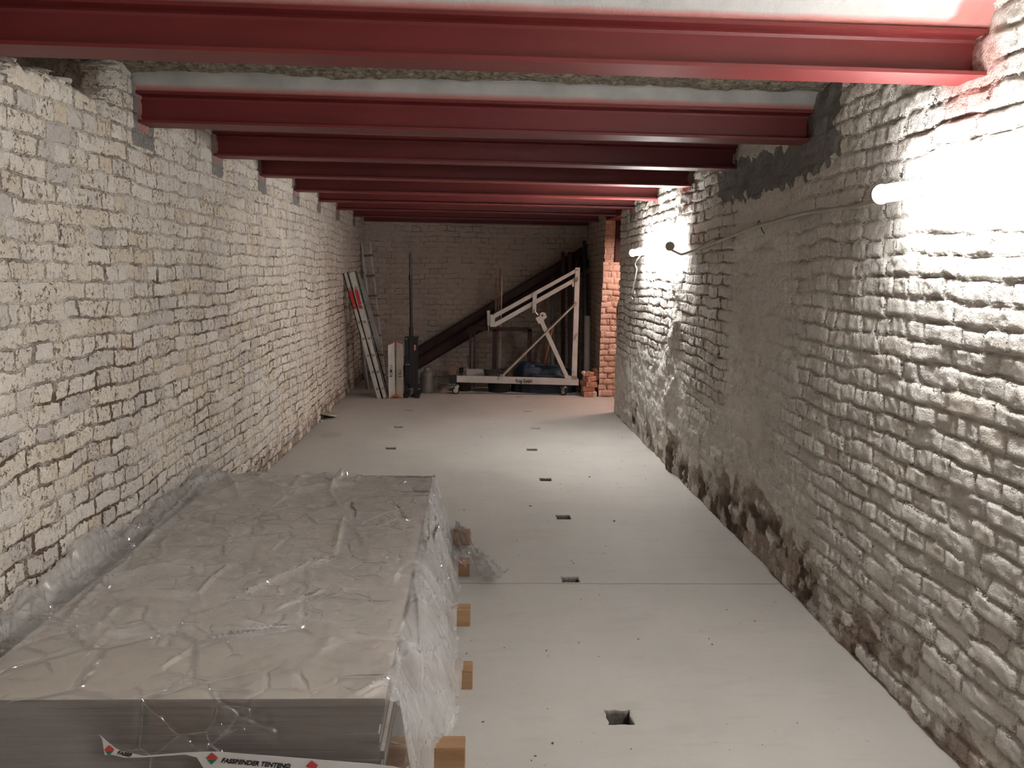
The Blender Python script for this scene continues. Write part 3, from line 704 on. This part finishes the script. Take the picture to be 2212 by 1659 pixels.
# loose flap of film lying on the floor beside the battens
u, v = np.meshgrid(np.linspace(0, 1, 70), np.linspace(0, 1, 60), indexing='ij')
A0, A1, A2 = Vector((-.10, 4.98, 0)), Vector((-.09, 4.10, 0)), Vector((.195, 4.06, 0))
xx = A0.x*(1-u)+u*(A1.x*(1-v)+A2.x*v); yy = A0.y*(1-u)+u*(A1.y*(1-v)+A2.y*v)
xx = xx+.012*(vn(u, v, .1, 5)-.5); yy = yy+.03*(vn(u, v, .12, 6)-.5)
rd = 1-np.abs(2*vn(u*1.0, v, .16, 7)-1); rd2 = 1-np.abs(2*vn(u, v, .06, 9)-1)
zz = .012+.10*np.maximum(1-v*1.3, 0)*sst(.0, .3, u)+.045*rd**3*sst(0, .2, v)+.022*rd2**3+.05*sst(.8, 1, v)*sst(.7, 1, u)*(1-np.abs(2*vn(u, v, .09, 12)-1))
for y0, y1, x1, h_, _ in TL: zz = np.where((yy > y0-.02) & (yy < y1+.02) & (xx < x1+.012), np.maximum(zz, h_+.006), zz)
ofl = grid_mesh('film_flap', np.stack([xx, yy, zz], -1), M['film'], {'mk': np.stack([u*0+.10, u*0+.5, u*0], -1)})
ofl.parent = o

# printed white strip of film on the stack front
SYF = 2.236
def tpt(x, y, dy=0.0): return at(x, y, Y=SYF-dy)
t_ = empty('printed_tape', tpt(600, 1655), 'white printed strip with black lettering and red-green diamonds, low on the stack front', 'packaging strip')
topl = [(213, 1586), (222, 1594), (236, 1606), (248, 1616), (262, 1623), (285, 1628), (310, 1633), (350, 1630), (400, 1626), (440, 1624), (470, 1624), (520, 1628), (600, 1634), (700, 1642), (800, 1650), (850, 1656), (884, 1664)]
botl = [(216, 1589), (221, 1598), (223, 1612), (226, 1631), (240, 1630), (270, 1637), (310, 1636), (350, 1633), (400, 1630), (425, 1636), (440, 1660), (480, 1690), (600, 1696), (700, 1704), (800, 1712), (850, 1716), (884, 1722)]
bm_ = MB()
prev = None
for a, b_ in zip(topl, botl):
    q = [bm_.bm.verts.new(tpt(*a)), bm_.bm.verts.new(tpt(*b_)), bm_.bm.verts.new(tpt(*a)+Vector((0, .0012, 0))), bm_.bm.verts.new(tpt(*b_)+Vector((0, .0012, 0)))]
    if prev:
        bm_.bm.faces.new((prev[0], prev[1], q[1], q[0])); bm_.bm.faces.new((prev[2], q[2], q[3], prev[3]))
        bm_.bm.faces.new((prev[0], q[0], q[2], prev[2])); bm_.bm.faces.new((prev[1], prev[3], q[3], q[1]))
    prev = q
bm_.build('strip', M['tape'], t_)
def text_obj(name, body, mat, origin, xdir, size, parent, shear=0.0, squeeze=1.0, ydir=None, bold=.0, clipx=None, depth=.0006):
    cu = bpy.data.curves.new(name, 'FONT'); cu.body = body; cu.size = size; cu.shear = shear; cu.extrude = depth; cu.offset = bold
    tmp = bpy.data.objects.new(name, cu); COL.objects.link(tmp)
    dg = bpy.context.evaluated_depsgraph_get(); me = bpy.data.meshes.new_from_object(tmp.evaluated_get(dg)); bpy.data.objects.remove(tmp)
    xd = Vector(xdir).normalized(); yd = Vector(ydir).normalized() if ydir else Vector((0, 0, 1)); yd = (yd-xd*yd.dot(xd)).normalized(); zd = xd.cross(yd)
    m = Matrix((xd*squeeze, yd, zd)).transposed().to_4x4(); m.translation = Vector(origin)
    me.transform(m)
    p = parent; mm = Matrix.Identity(4); ch = []
    while p: ch.append(p); p = p.parent
    for p in reversed(ch): mm = mm @ p.matrix_basis
    me.transform(mm.inverted()); me.materials.append(mat)
    o = bpy.data.objects.new(name, me); COL.objects.link(o); o.parent = parent; return o
text_obj('lettering', 'FASSBENDER TENTEN\u00ae', M['ink'], tpt(477, 1647, .002), tpt(632, 1661)-tpt(477, 1647), .0200, t_, .35, .93, bold=.0005)
text_obj('lettering', 'FASSB', M['ink'], tpt(252, 1629, .002), tpt(300, 1639)-tpt(252, 1629), .0165, t_, .35, .93, bold=.0004)
def logo(cx, cy_, s, rot=0):
    d = lambda dx, dy: tpt(cx+dx*s, cy_+dy*s, .0025)
    MB().prism([d(-1, -.1), d(-.05, -1), d(1, -.15), d(.75, .05), d(-.75, .15)], (0, .001, 0)).build('red_mark', M['logo_red'], t_)
    MB().prism([d(-.7, .25), d(.85, .12), d(-.1, 1)], (0, .001, 0)).build('green_mark', M['logo_green'], t_)
logo(458, 1639, 13); logo(674, 1656, 13); logo(236, 1621, 11)

# ------------------------------------------------------------------ things at the far end
def px(x, y, Y): return at(x, y, Y=Y)
# extension ladder leaning on the left wall
YA = 10.19
t_ = empty('extension_ladder', (-1.2, YA, 0), 'aluminium extension ladder with red stickers, leaning in the left corner', 'ladder')
def rail(pts, Y, dy, nm, mat, side=+1):
    a, b_, c_, d_ = [px(*q, Y) for q in pts]       # top left, top right, bottom right, bottom left
    m = MB(); m.prism([a, b_, c_, d_], (0, .012, 0))
    lip = (b_-a).normalized()*.010
    m.prism([a, a+lip, d_+lip, d_], (0, dy, 0)); m.prism([b_-lip, b_, c_, c_-lip], (0, dy, 0))
    return m.build(nm, mat, t_)
R1 = [(741, 591), (751, 588), (826, 860), (815, 862)]; R2 = [(754, 590), (765, 587), (837, 857), (826, 861)]
for R in (R1, R2):
    zc = px(*R[3], YA).z; rail(R, YA, .035, 'rail', M['alu'])
    rail([(a+4, b_-2) for a, b_ in R], YA+.36, .035, 'rail', M['alu_dark'])
    for k in range(7):
        f_ = .12+.133*k; L = [R[0][0]+(R[3][0]-R[0][0])*f_+6, R[0][1]+(R[3][1]-R[0][1])*f_]
        p0 = px(*L, YA-.004)
        m = MB(); m.box(p0+Vector((0, .19, 0)), (.028, .385, .026), bev=.004); r_ = m.build('rung', M['alu_dark'], t_)
        m = MB(); m.prism([p0+Vector((-.016, -.0015, -.013)), p0+Vector((.010, -.0015, -.016)), p0+Vector((.016, -.0015, .011)), p0+Vector((-.004, -.0015, .013))], (0, .001, 0)); m.build('rung_socket', M['black'], r_)  # black plate paints the dark inside of the rung's open end
    s0 = [R[0][0]+(R[3][0]-R[0][0])*.135+1.5, R[0][1]+(R[3][1]-R[0][1])*.135]; s1 = [R[0][0]+(R[3][0]-R[0][0])*.285+1.5, R[0][1]+(R[3][1]-R[0][1])*.285]
    m = MB(); m.prism([px(s0[0], s0[1], YA-.002), px(s0[0]+7.5, s0[1]-1, YA-.002), px(s1[0]+7.5, s1[1]-1, YA-.002), px(*s1, YA-.002)], (0, .0015, 0)); m.build('sticker', M['red_sticker'], t_)
m = MB(); m.prism([px(774, 598, YA+.4), px(781, 600, YA+.4), px(826, 750, YA+.4), px(812, 748, YA+.4)], (0, .03, 0)); m.build('rear_rail', M['alu_dark'], t_)
# two narrow ladders standing behind it
def thin_ladder(l0, l1, r0, r1, Y, n, lb):
    a0, a1, b0, b1 = px(*l0, Y), px(*l1, Y), px(*r0, Y+.05), px(*r1, Y+.05)
    e = empty('thin_ladder', (a1.x, Y, 0), lb, 'ladder', 'narrow ladders in the left corner')
    for p, q in ((a0, a1), (b0, b1)):
        q = p+(q-p)*((p.z-.01)/(p.z-q.z)); m = MB(); m.bar(p, q, .022, .05); m.build('rail', M['alu'], e)
    for k in range(n):
        f_ = .09+k*(.86/(n-1)); aa = a0+(a1-a0)*f_*((a0.z)/(a0.z-a1.z)); bb_ = b0+(b1-b0)*f_*((b0.z)/(b0.z-b1.z))
        m = MB(); m.bar(aa+Vector((0, -.01, 0)), bb_+Vector((0, -.01, 0)), .03, .05, (0, 1, 0)); m.build('rung', M['old_wood'], e)
    return e
thin_ladder((782, 525), (797, 655), (800, 524), (828, 772), 11.75, 7, 'narrow ladder with bright thin rails, right of the other narrow one in the corner')
thin_ladder((757, 518), (765, 587), (778, 517), (790, 628), 11.9, 7, 'narrow ladder with thin rails closest to the left corner of the back wall')
m = MB(); m.tube([px(779, 700, 11.0), px(787, 790, 11.0), px(796, 845, 11.0)], .028, 14); tag(m.build('corner_pipe', M['alu_dark'], None, True), 'dim grey pipe leaning behind the extension ladder foot', 'pipe')

# folded white barrier panels
YP = 10.24
t_ = empty('folded_panel', (-.98, YP, 0), 'pair of upright dirty white panels with orange ends, between ladder and black lift', 'folded panel')
def slab(pts, Y0, Y1):
    # pts: four pixel corners; left edge at depth Y0, right edge at Y1
    return [px(*pts[0], Y0), px(*pts[1], Y1), px(*pts[2], Y1), px(*pts[3], Y0)]
for pts, Y0, Y1 in ((((838, 746), (852, 740), (853.5, 852), (840, 860)), YP, YP+.05), (((856.5, 740), (870, 746), (870, 860), (855.5, 852)), YP+.05, YP)):
    q = slab(pts, Y0, Y1); MB().prism(q, (0, .05, 0)).build('panel', M['panel'], t_)
for (a, b_, c_, d_) in (((840, 860), (854.5, 851), (854.5, 856), (842, 861)), ((854.5, 851), (870, 860), (868, 861.5), (854.5, 856))):
    MB().prism([px(*q, YP-.004) for q in (a, b_, c_, d_)], (0, .05, 0)).build('orange_end', M['orange'], t_)
for pts in (((837, 745), (851, 736), (853, 740), (838, 747)), ((857, 738), (868, 742), (871, 747), (857, 741))):
    MB().prism([px(*q, YP+.06) for q in pts], (0, .05, 0)).build('orange_end', M['orange'], t_)
for body, x_, y_, sz in (('ROM I-1', 848, 815, .052), ('E III-1', 867, 815, .050)):
    o_ = px(x_, y_, YP-.006); text_obj('lettering', body, M['ink'], o_, (0, 0, 1), sz, t_, 0, .85, ydir=(-1, 0, 0), bold=.0008)

# black telescopic material lift
YJ = 10.36
t_ = empty('telescopic_lift', (-.80, YJ, 0), 'black telescopic lift post standing beside the white panels', 'telescopic lift')
def vx(x, y): return px(x, y, YJ)
pxm = YJ/FPX
def column(x, y0, y1, r, nm, mat, par=None, dy=0.0, sq=False):
    a, b_ = vx(x, y0), vx(x+(y1-y0)*.012, y1); a.y += dy; b_.y += dy
    m = MB()
    if sq: m.bar(a, b_, r*2, r*2, (0, 1, 0), .003)
    else: m.tube([a, b_], r, 14)
    return m.build(nm, mat, par or t_, not sq)
column(886, 547, 600, .013, 'inner_tube', M['black']); column(886.5, 594, 605, .022, 'collar', M['black']); column(887, 600, 712, .018, 'middle_tube', M['black'])
column(888, 706, 728, .027, 'collar', M['black']); column(889, 726, 838, .030, 'outer_tube', M['black'], sq=True)
m = MB(); m.box(vx(890, 729)+Vector((0, .02, 0)), (.17, .12, .02), bev=.003); m.build('top_plate', M['black'], t_)
for x0 in (879, 899):
    m = MB(); a = vx(x0, 729); m.b2((a.x-.028, YJ-.02, .01), (a.x+.024, YJ+.05, a.z), bev=.003); m.build('frame_post', M['black'], t_)
m = MB(); m.box(vx(880, 800)+Vector((0, -.02, 0)), (.07, .04, .36), bev=.01); m.build('winch_housing', M['rubber'], t_)
m = MB(); m.prism([vx(874, 832), vx(906, 834), vx(907, 838), vx(874, 838)], (0, .2, 0)); m.build('foot_bar', M['black'], t_)
for x0 in (878, 902):
    a = vx(x0, 853); m = MB(); m.b2((a.x-.03, YJ-.10, .0), (a.x+.03, YJ+.30, .05), bev=.004); m.build('foot', M['black'], t_)
m = MB(); a = vx(897, 750); m.box(a+Vector((0, -.055, 0)), (.022, .004, .07)); m.build('pink_label', M['pink'], t_)
for q in ((878.5, 786), (883, 786), (878.5, 731)):
    m = MB(); m.lathe(vx(*q)+Vector((0, -.06, 0)), [(.006, -.003), (.009, 0), (.006, .004)], 10, 'Y'); m.build('bolt', M['steel'], t_)
# clear jug / canister behind the lift
m = MB(); a = vx(912, 820); m.lathe((a.x+.04, YJ+.42, .0), [(.05, .0), (.09, .004), (.095, .22), (.08, .26), (.04, .29), (.035, .33)], 20)
o = m.build('canister', M['plastic_pipe'], None, True); o.data.materials[0] = M['dull']; tag(o, 'dull grey canister right behind the black lift', 'canister')

# small crane / lifting frame with lettering
YG = 10.62
t_ = empty('workshop_crane', (.5, YG, 0), 'light grey wheeled lifting crane with black company lettering on its base', 'workshop crane')
g = lambda x_, y_, dy=0.0: px(x_, y_, YG+dy)
m = MB(); m.prism([g(986, 811.5), g(1250, 819), g(1250, 833), g(986, 826)], (0, .07, 0)); m.build('base_beam', M['crane'], t_)
for o_ in [t_.children[-1]]:
    md = o_.modifiers.new('b', 'BEVEL'); md.width = .006; md.segments = 2; md.limit_method = 'ANGLE'
p0 = g(1113.5, 826.2, -.0015); text_obj('lettering', 'Krug GmbH', M['ink'], p0, g(1150, 827.3)-g(1113.5, 826.2), .066, t_, 0, .66, bold=.0016)
m = MB(); m.lathe(g(1076, 819, -.001), [(.006, -.002), (.006, .003)], 10, 'Y'); m.build('bolt', M['ink'], t_)
# cross leg going back and the far leg
m = MB(); m.prism([g(1008, 797, .62), g(1078, 799, .62), g(1078, 811, .62), g(1008, 811, .62)], (0, .07, 0)); m.build('rear_leg', M['crane'], t_)
a = g(1000, 805); m = MB(); m.b2((a.x-.06, YG+.02, a.z-.07), (a.x+.0, YG+.66, a.z-.01)); m.build('cross_member', M['black'], t_)
# black end housing and wheel bracket
m = MB(); m.prism([g(970, 811), g(986, 811), g(986, 829), g(970, 829)], (0, .12, 0)); m.build('end_box', M['black'], t_)
def caster(x_, y_, dy, ry, nm='caster'):
    c = g(x_, y_, dy); R = .047; cz = R+.001; cc = Vector((c.x, YG+dy, cz))
    e = bpy.data.objects.new(nm, None); COL.objects.link(e); e.parent = t_; e.matrix_parent_inverse = t_.matrix_basis.inverted(); e.location = (0, 0, 0)
    rot = Matrix.Rotation(ry, 4, 'Z')
    def put(mb, n_, mt):
        bmesh.ops.transform(mb.bm, matrix=Matrix.Translation(cc) @ rot @ Matrix.Translation(-cc), verts=mb.bm.verts)
        bmesh.ops.translate(mb.bm, vec=-t_.location, verts=mb.bm.verts)
        bmesh.ops.recalc_face_normals(mb.bm, faces=mb.bm.faces)
        me = bpy.data.meshes.new(n_); mb.bm.to_mesh(me); mb.bm.free(); o = bpy.data.objects.new(n_, me); COL.objects.link(o); me.materials.append(mt); o.parent = e
        for p_ in me.polygons: p_.use_smooth = False
    e.matrix_parent_inverse = Matrix.Identity(4)
    put(MB().lathe(cc, [(.036, -.017), (R, -.013), (R, .013), (.036, .017)], 28, 'Y'), 'tyre', M['rubber'])
    put(MB().lathe(cc, [(.012, -.021), (.033, -.018), (.033, .018), (.012, .021)], 20, 'Y'), 'wheel_rim', M['crane'])
    mb = MB()
    for s in (-1, 1):
        mb.prism([cc+Vector((-.014, s*.024, -.012)), cc+Vector((.014, s*.024, -.012)), cc+Vector((.045, s*.024, .055)), cc+Vector((-.012, s*.024, .055))], (0, s*.004, 0))
    mb.b2(cc+Vector((-.015, -.028, .052)), cc+Vector((.05, .028, .058))); mb.lathe(cc+Vector((.022, 0, .058)), [(.02, 0), (.02, .018)], 14)
    put(mb, 'fork', M['steel'])
    mb = MB(); mb.b2(cc+Vector((-.06, -.012, .046)), cc+Vector((-.012, .012, .053))); put(mb, 'brake_pedal', M['steel'])
caster(984, 841, .04, .15); caster(1218, 845, .04, -.9); caster(1005, 838, .62, .3); caster(1075, 838, .62, .1)
# mast, boom, ram, braces
m = MB(); m.prism([g(1235, 817), g(1246, 817), g(1253, 578), g(1243, 578)], (0, .06, 0)); m.build('mast', M['crane'], t_)
m = MB(); m.prism([g(1236, 819, -.004), g(1248, 819, -.004), g(1246, 812, -.004), g(1236, 812, -.004)], (0, .068, 0)); m.build('mast_foot', M['crane_rust'], t_)
m = MB(); m.prism([g(1066, 679), g(1242, 582), g(1242, 590), g(1068, 688)], (0, .05, 0)); m.build('boom', M['crane'], t_)
m = MB(); m.prism([g(1068, 697), g(1240, 601), g(1241, 610), g(1069, 707)], (0, .05, 0)); m.build('boom', M['crane'], t_)
m = MB(); m.prism([g(1059, 680, -.01), g(1069, 680, -.01), g(1069, 706, -.01), g(1059, 706, -.01)], (0, .07, 0)); m.build('end_plate', M['crane'], t_)
m = MB(); m.prism([g(1052, 671), g(1058.5, 671), g(1058, 703), g(1053, 703)], (0, .04, 0)); m.tube([g(1055, 700, .02), g(1055, 716, .02)], .006, 8); m.build('hook_arm', M['alu_dark'], t_)
m = MB(); m.prism([g(1151.5, 631, -.012), g(1160, 631, -.012), g(1158, 676, -.012), g(1150, 676, -.012)], (0, .074, 0)); m.build('link', M['crane'], t_)
m = MB(); m.tube([g(1155, 667, -.02), g(1155, 672, -.02), g(1158, 676, -.02), g(1162, 681, -.02)], .010, 8); m.build('pin', M['steel'], t_)
m = MB(); m.prism([g(*q, -.005) for q in ((1157, 688), (1161, 684), (1165, 684), (1167, 677), (1172, 674), (1178, 676), (1182, 685), (1176, 690), (1174, 694), (1164, 700))], (0, .06, 0)); m.build('ram_head', M['crane'], t_)
m = MB(); m.lathe(g(1171.5, 681.5, -.007), [(.012, -.002), (.012, .003)], 12, 'Y'); m.build('pivot_bolt', M['ink'], t_)
m = MB(); m.prism([g(1166, 697), g(1174, 692), g(1229, 813), g(1221, 815)], (0, .05, 0)); m.build('ram', M['crane'], t_)
m = MB(); m.prism([g(1219, 812, -.002), g(1234, 812, -.002), g(1235, 818.5, -.002), g(1221, 818, -.002)], (0, .06, 0)); m.build('ram_foot', M['crane'], t_)
m = MB(); m.tube([g(1244, 655, -.02), g(1085, 812, -.02)], .016, 12); m.build('brace', M['steel'], t_)
m = MB(); m.tube([g(1242, 655, .07), g(1083, 812, .07)], .014, 12); m.build('brace', M['crane_rust'], t_)
m = MB(); m.prism([g(1078, 815, -.004), g(1082, 809, -.004), g(1091, 809, -.004), g(1090, 815, -.004)], (0, .08, 0)); m.build('brace_foot', M['crane'], t_)
for q in ((1248, 583), (1245, 653), (1239, 803)):
    m = MB(); m.lathe(g(*q, -.004), [(.009, -.004), (.012, .003)], 10, 'Y'); m.build('bolt', M['steel'], t_)
m = MB(); m.prism([g(1239, 731, -.012), g(1245, 721, -.012), g(1248, 723, -.012), g(1242, 734, -.012)], (0, .02, 0)); m.build('lever', M['steel'], t_)
m = MB(); m.tube([g(1247, 598, -.012), g(1248, 604, -.012), g(1245, 609, -.012), g(1242, 605, -.012), g(1240, 598, -.01)], .005, 6); m.build('chain_hook', M['hose'], t_)
m = MB(); m.prism([g(1236, 610, .005), g(1240, 608, .005), g(1240, 619, .005), g(1236, 619, .005)], (0, .04, 0)); m.build('stop', M['crane'], t_)
m = MB(); m.prism([g(970, 788, .02), g(983, 789, .02), g(985, 810, .02), g(971, 811, .02)], (0, .09, 0)); tag(m.build('wood_block', M['old_wood']), 'small brownish wooden block standing on the left end of the crane base', 'wood block')

# leaning steel beams behind
def lean_beam(a, b_, Y, hgt, lb):
    p, q = px(*a, Y), px(*b_, Y); d = (q-p).normalized(); L = (q-p).length; n_ = Vector((0, 1, 0)); up = d.cross(n_); up = -up if up.z < 0 else up
    m = MB(); ibeam(m, L, hgt, .10, .007, .011); mm = Matrix((d, n_, up)).transposed().to_4x4(); mm.translation = p
    bmesh.ops.transform(m.bm, matrix=mm, verts=m.bm.verts)
    return tag(m.build('leaning_beam', M['dark_primer']), lb, 'steel beam', 'dark steel beams leaning at the back wall')
lean_beam((903, 773), (1278, 545), 12.12, .14, 'upper dark steel beam leaning diagonally against the back wall')
lean_beam((880, 812), (1278, 574), 11.98, .15, 'lower dark steel beam leaning diagonally, in front of the upper one')
# vertical dark profiles in the right corner
kk = [((1216, 545), (1212, 845), .05, 'primer', 'reddish steel post with a bolt plate, left of the dark corner'), ((1231, 545), (1228, 845), .06, 'primer', 'reddish steel post directly behind the crane mast top'),
      ((1246, 560), (1242, 845), .035, 'dark_primer', 'dark steel profile standing right behind the crane mast'), ((1262, 520), (1260, 845), .045, 'black', 'tallest black profile in the right corner'),
      ((1193, 600), (1190, 845), .05, 'black', 'black profile standing behind the crane ram'), ((1269, 590), (1267, 845), .025, 'dark_primer', 'slanting thin dark profile beside the grey pipe')]
for i, (a, b_, wd, mt, lb) in enumerate(kk):
    Y_ = 11.80-.02*i; p = px(*a, Y_); q = px(*b_, Y_); q = p+(q-p)*(p.z/(p.z-q.z)) if p.z != q.z else q
    m = MB(); m.bar(p, Vector((q.x, Y_-.25, .0)), wd, .06, (0, 1, 0), .002); m.build('steel_profile', M[mt] if mt != 'primer' else M['dark_primer'])
    tag(bpy.data.objects[[o_.name for o_ in bpy.data.objects if o_.name.startswith('steel_profile')][-1]], lb, 'steel profile', 'steel profiles standing in the right corner')
# trestle with screw clamps
YT = 11.35
t_ = empty('trestle', (.3, YT, 0), 'dark red steel trestle standing behind the crane', 'trestle')
h = lambda x_, y_, dy=0.0: px(x_, y_, YT+dy)
m = MB(); m.prism([h(1012, 706), h(1148, 708), h(1148, 716), h(1012, 714)], (0, .05, 0)); m.build('top_bar', M['dark_primer'], t_)
for x_ in (1069, 1145):
    a = h(x_, 712); m = MB(); m.b2((a.x-.03, YT, 0), (a.x+.03, YT+.05, a.z)); m.build('leg', M['dark_primer'], t_)
for i, x_ in enumerate((1016.5, 1025.5)):
    a = h(x_, 712, -.03); m = MB(); m.b2((a.x-.014, YT-.07, .0), (a.x+.014, YT-.03, a.z+.01))
    e = m.build('clamp_bar', M['dark_primer']); tag(e, ('screw clamp, left one of the two hanging at the trestle', 'screw clamp, right one of the two hanging at the trestle')[i], 'screw clamp', 'screw clamps at the trestle')
    s = 1 if i else -1; cpts = [h(x_+s*1.5, 768, -.05), h(x_+s*6, 769, -.05), h(x_+s*7, 776, -.05), h(x_+s*5, 790, -.05), h(x_+s*2, 792, -.05)]
    m = MB(); m.tube(cpts, .006, 8); o_ = m.build('handle', M['hose'], e)
for i, (x0, y0, x1, y1, r, mt, lb) in enumerate(((1080.5, 580, 1076, 700, .012, 'old_wood', 'tallest thin brown slat standing behind the crane boom'), (1072, 600, 1071, 700, .015, 'old_wood', 'left brown slat standing behind the crane boom'), (1084.5, 600, 1082, 700, .009, 'rubble', 'thin pale slat standing behind the crane boom'))):
    p, q = px(x0, y0, 11.5), px(x1, y1, 11.5); q = p+(q-p)*(p.z/(p.z-q.z)); m = MB(); m.bar(p, q, r*2, .02); tag(m.build('slat', M[mt]), lb, 'slat', 'thin slats standing behind the crane')
p, q = px(1196, 700, 11.3), px(1178, 782, 11.3); q = p+(q-p)*((p.z-.03)/(p.z-q.z)); m = MB(); m.tube([p, q], .026, 14); tag(m.build('copper_pipe', M['copper'], None, True), 'copper-coloured pipe leaning behind the blue tarpaulin', 'pipe')

# blue tarpaulin bundle, tubs, hose
n = 46; th, ph = np.meshgrid(np.linspace(0, 2*PI, n*2), np.linspace(0, PI/2, n), indexing='ij')
cx0 = px(1172, 820, 11.02)
rr = 1+.16*(fbm(np.cos(th)*1.5+ph, np.sin(th)*1.5, .6, 9)-.5)+.10*(1-np.abs(2*vn(th, ph, .35, 10)-1))
X_ = cx0.x+.02+.42*rr*np.cos(th)*np.sin(ph)**.7; Y_ = 11.0+.19*rr*np.sin(th)*np.sin(ph)**.7; Z_ = np.maximum((.33+.10*np.exp(-((X_-cx0.x+.30)/.16)**2))*np.cos(ph)**.75*rr, .003)
tag(grid_mesh('tarpaulin', np.stack([X_, Y_, Z_], -1), M['blue'], smooth=True), 'dark blue tarpaulin bundle heaped behind the crane base', 'tarpaulin')
a = px(1089, 845, 10.93)
m = MB(); m.lathe((a.x-.07, 10.93, 0), [(.105, .0), (.14, .012), (.15, .10), (.155, .17), (.165, .175), (.165, .19), (.14, .19), (.13, .05), (.02, .045)], 32)
tag(m.build('tub', M['rubber'], None, True), 'black round rubber tub under the middle of the crane base', 'tub')
a = px(1006, 843, 11.0); m = MB(); m.lathe((a.x-.03, 10.98, 0), [(.09, 0), (.10, .01), (.105, .09), (.09, .10)], 24); tag(m.build('bucket', M['rubber'], None, True), 'low black bucket behind the left wheel of the crane', 'bucket')
hp = []
for k in range(120):
    an = k*.42; R_ = .15+.012*math.sin(k*1.3); hp.append(Vector((a.x+.40+R_*1.0*math.cos(an), 10.98+R_*.8*math.sin(an), .205+.0007*k+.008*math.sin(k*.9))))
m = MB(); m.tube(hp, .0085, 7); tag(m.build('hose_coil', M['hose'], None, True), 'dark coiled hose lying on the black tub', 'hose')

# grey pipe and heap of bricks
p, q = px(1271, 683, 10.95), px(1271, 845, 10.95); m = MB(); R_ = .043
m.tube([(p.x, 11.05, p.z), (p.x+.015, 10.99, .0)], R_, 24, False); m.tube([(p.x, 11.05, p.z), (p.x+.015, 10.99, 0.0)], R_-.004, 24, False)
tag(m.build('plastic_pipe', M['plastic_pipe'], None, True), 'grey plastic pipe standing upright behind the loose bricks', 'pipe')
BR = [(1262.5, 851, 6, 'brick', 0, 'lowest loose brick of the small pile, dark red', .11), (1281, 852, 5, 'pink_brick', .1, 'pale-ended brick at the bottom right of the small pile', .09)]
def loose(cx_, cy__, wz, rz, ry, dims, mt, lb, Yb=10.45, rx=0.0):
    c = px(cx_, cy__, Yb); d = Matrix.Rotation(rz, 3, 'Z') @ Matrix.Rotation(ry, 3, 'Y') @ Matrix.Rotation(rx, 3, 'X')
    m = MB(); m.box((0, 0, 0), dims, None, .006, 2)
    for v_ in m.bm.verts: v_.co += Vector((random.uniform(-1, 1), random.uniform(-1, 1), random.uniform(-1, 1)))*.003
    o_ = m.build('loose_brick', M[mt]); o_.rotation_euler = d.to_euler(); o_.location = (c.x, Yb, wz)
    return tag(o_, lb, 'brick', 'loose bricks beside the brick pier')
loose(1268, 852, .034, .06, 0, (.12, .20, .066), 'brick', 'lowest loose brick of the pile, left one on the floor', 10.62)
loose(1283, 852, .034, -.04, 0, (.055, .18, .066), 'pink_brick', 'pale brick on the floor at the right foot of the pile', 10.60)
loose(1270, 843, .100, .10, .03, (.155, .11, .062), 'brick', 'loose brick in the second layer of the pile', 10.60)
loose(1275, 832, .165, -.05, .04, (.125, .20, .066), 'brick', 'loose brick in the third layer of the pile, front end lit', 10.62)
loose(1287, 832, .155, -.3, 1.35, (.07, .10, .05), 'brick', 'broken brick leaning on the right side of the pile', 10.63)
loose(1260.5, 830, .160, .5, 1.2, (.08, .10, .05), 'brick', 'broken brick leaning on the left side of the pile', 10.70)
loose(1273, 818, .233, .35, -.12, (.12, .16, .06), 'brick', 'rounded loose brick in the fourth layer of the pile', 10.62)
loose(1275, 806, .293, -.2, .1, (.10, .14, .055), 'brick', 'topmost loose brick lying flat on the pile', 10.63)
loose(1288, 810, .262, .2, 1.2, (.10, .07, .05), 'brick', 'brick piece standing against the pile on the right, upper one', 10.68)
loose(1286, 800, .325, .2, .9, (.07, .07, .055), 'brick', 'highest brick piece of the pile, beside the pier', 10.72)
loose(1263, 809, .285, -.5, .9, (.09, .07, .03), 'pink_brick', 'pale brick splinter on the upper left of the pile', 10.66)

# shard of plaster at the left wall and crumbs on the floor
a = at(703, 903, Z=0)
m = MB(); q = [Vector((-.09, -.10, 0)), Vector((.02, -.13, 0)), Vector((.10, -.02, 0)), Vector((.09, .14, 0)), Vector((.0, .17, 0)), Vector((-.06, .05, 0))]
m.prism(q, (0, 0, .018)); o = m.build('plaster_shard', M['rubble']); o.rotation_euler = (-.10, .22, .2); o.location = (a.x+.02, a.y, .035); tag(o, 'pale plaster shard lying on rubble at the foot of the left wall', 'plaster shard')
m = MB()
for k in range(9):
    s = random.uniform(.012, .03); m.box((a.x-.05+random.uniform(-.07, .07), a.y-.1+random.uniform(-.2, .25), s*.4), (s, s*1.3, s*.8), Matrix.Rotation(random.random()*3, 3, 'Z'), s*.2)
tag(m.build('rubble', M['rubble']), 'small rubble pieces under the plaster shard by the left wall', 'rubble', kind='stuff')
m = MB(); rc = random.Random(5)
for k in range(110):
    x_ = rc.uniform(-.1, 1.5); y_ = rc.uniform(2.3, 9.0); s = rc.uniform(.002, .005)
    if rc.random() < .12: s *= 2
    if any(h_[0]-.02 < x_ < h_[2]+.02 and h_[1]-.02 < y_ < h_[3]+.02 for h_ in HOLES): continue
    m.box((x_, y_, s*.3), (s*rc.uniform(1, 2.2), s, s*.6), Matrix.Rotation(rc.random()*3, 3, 'Z'))
tag(m.build('floor_crumbs', M['old_wood']), 'dark crumbs scattered over the concrete floor', 'crumbs', kind='stuff')
for o in bpy.data.objects:
    if o.name.startswith('slat') or o.name.startswith('steel_profile'): pass
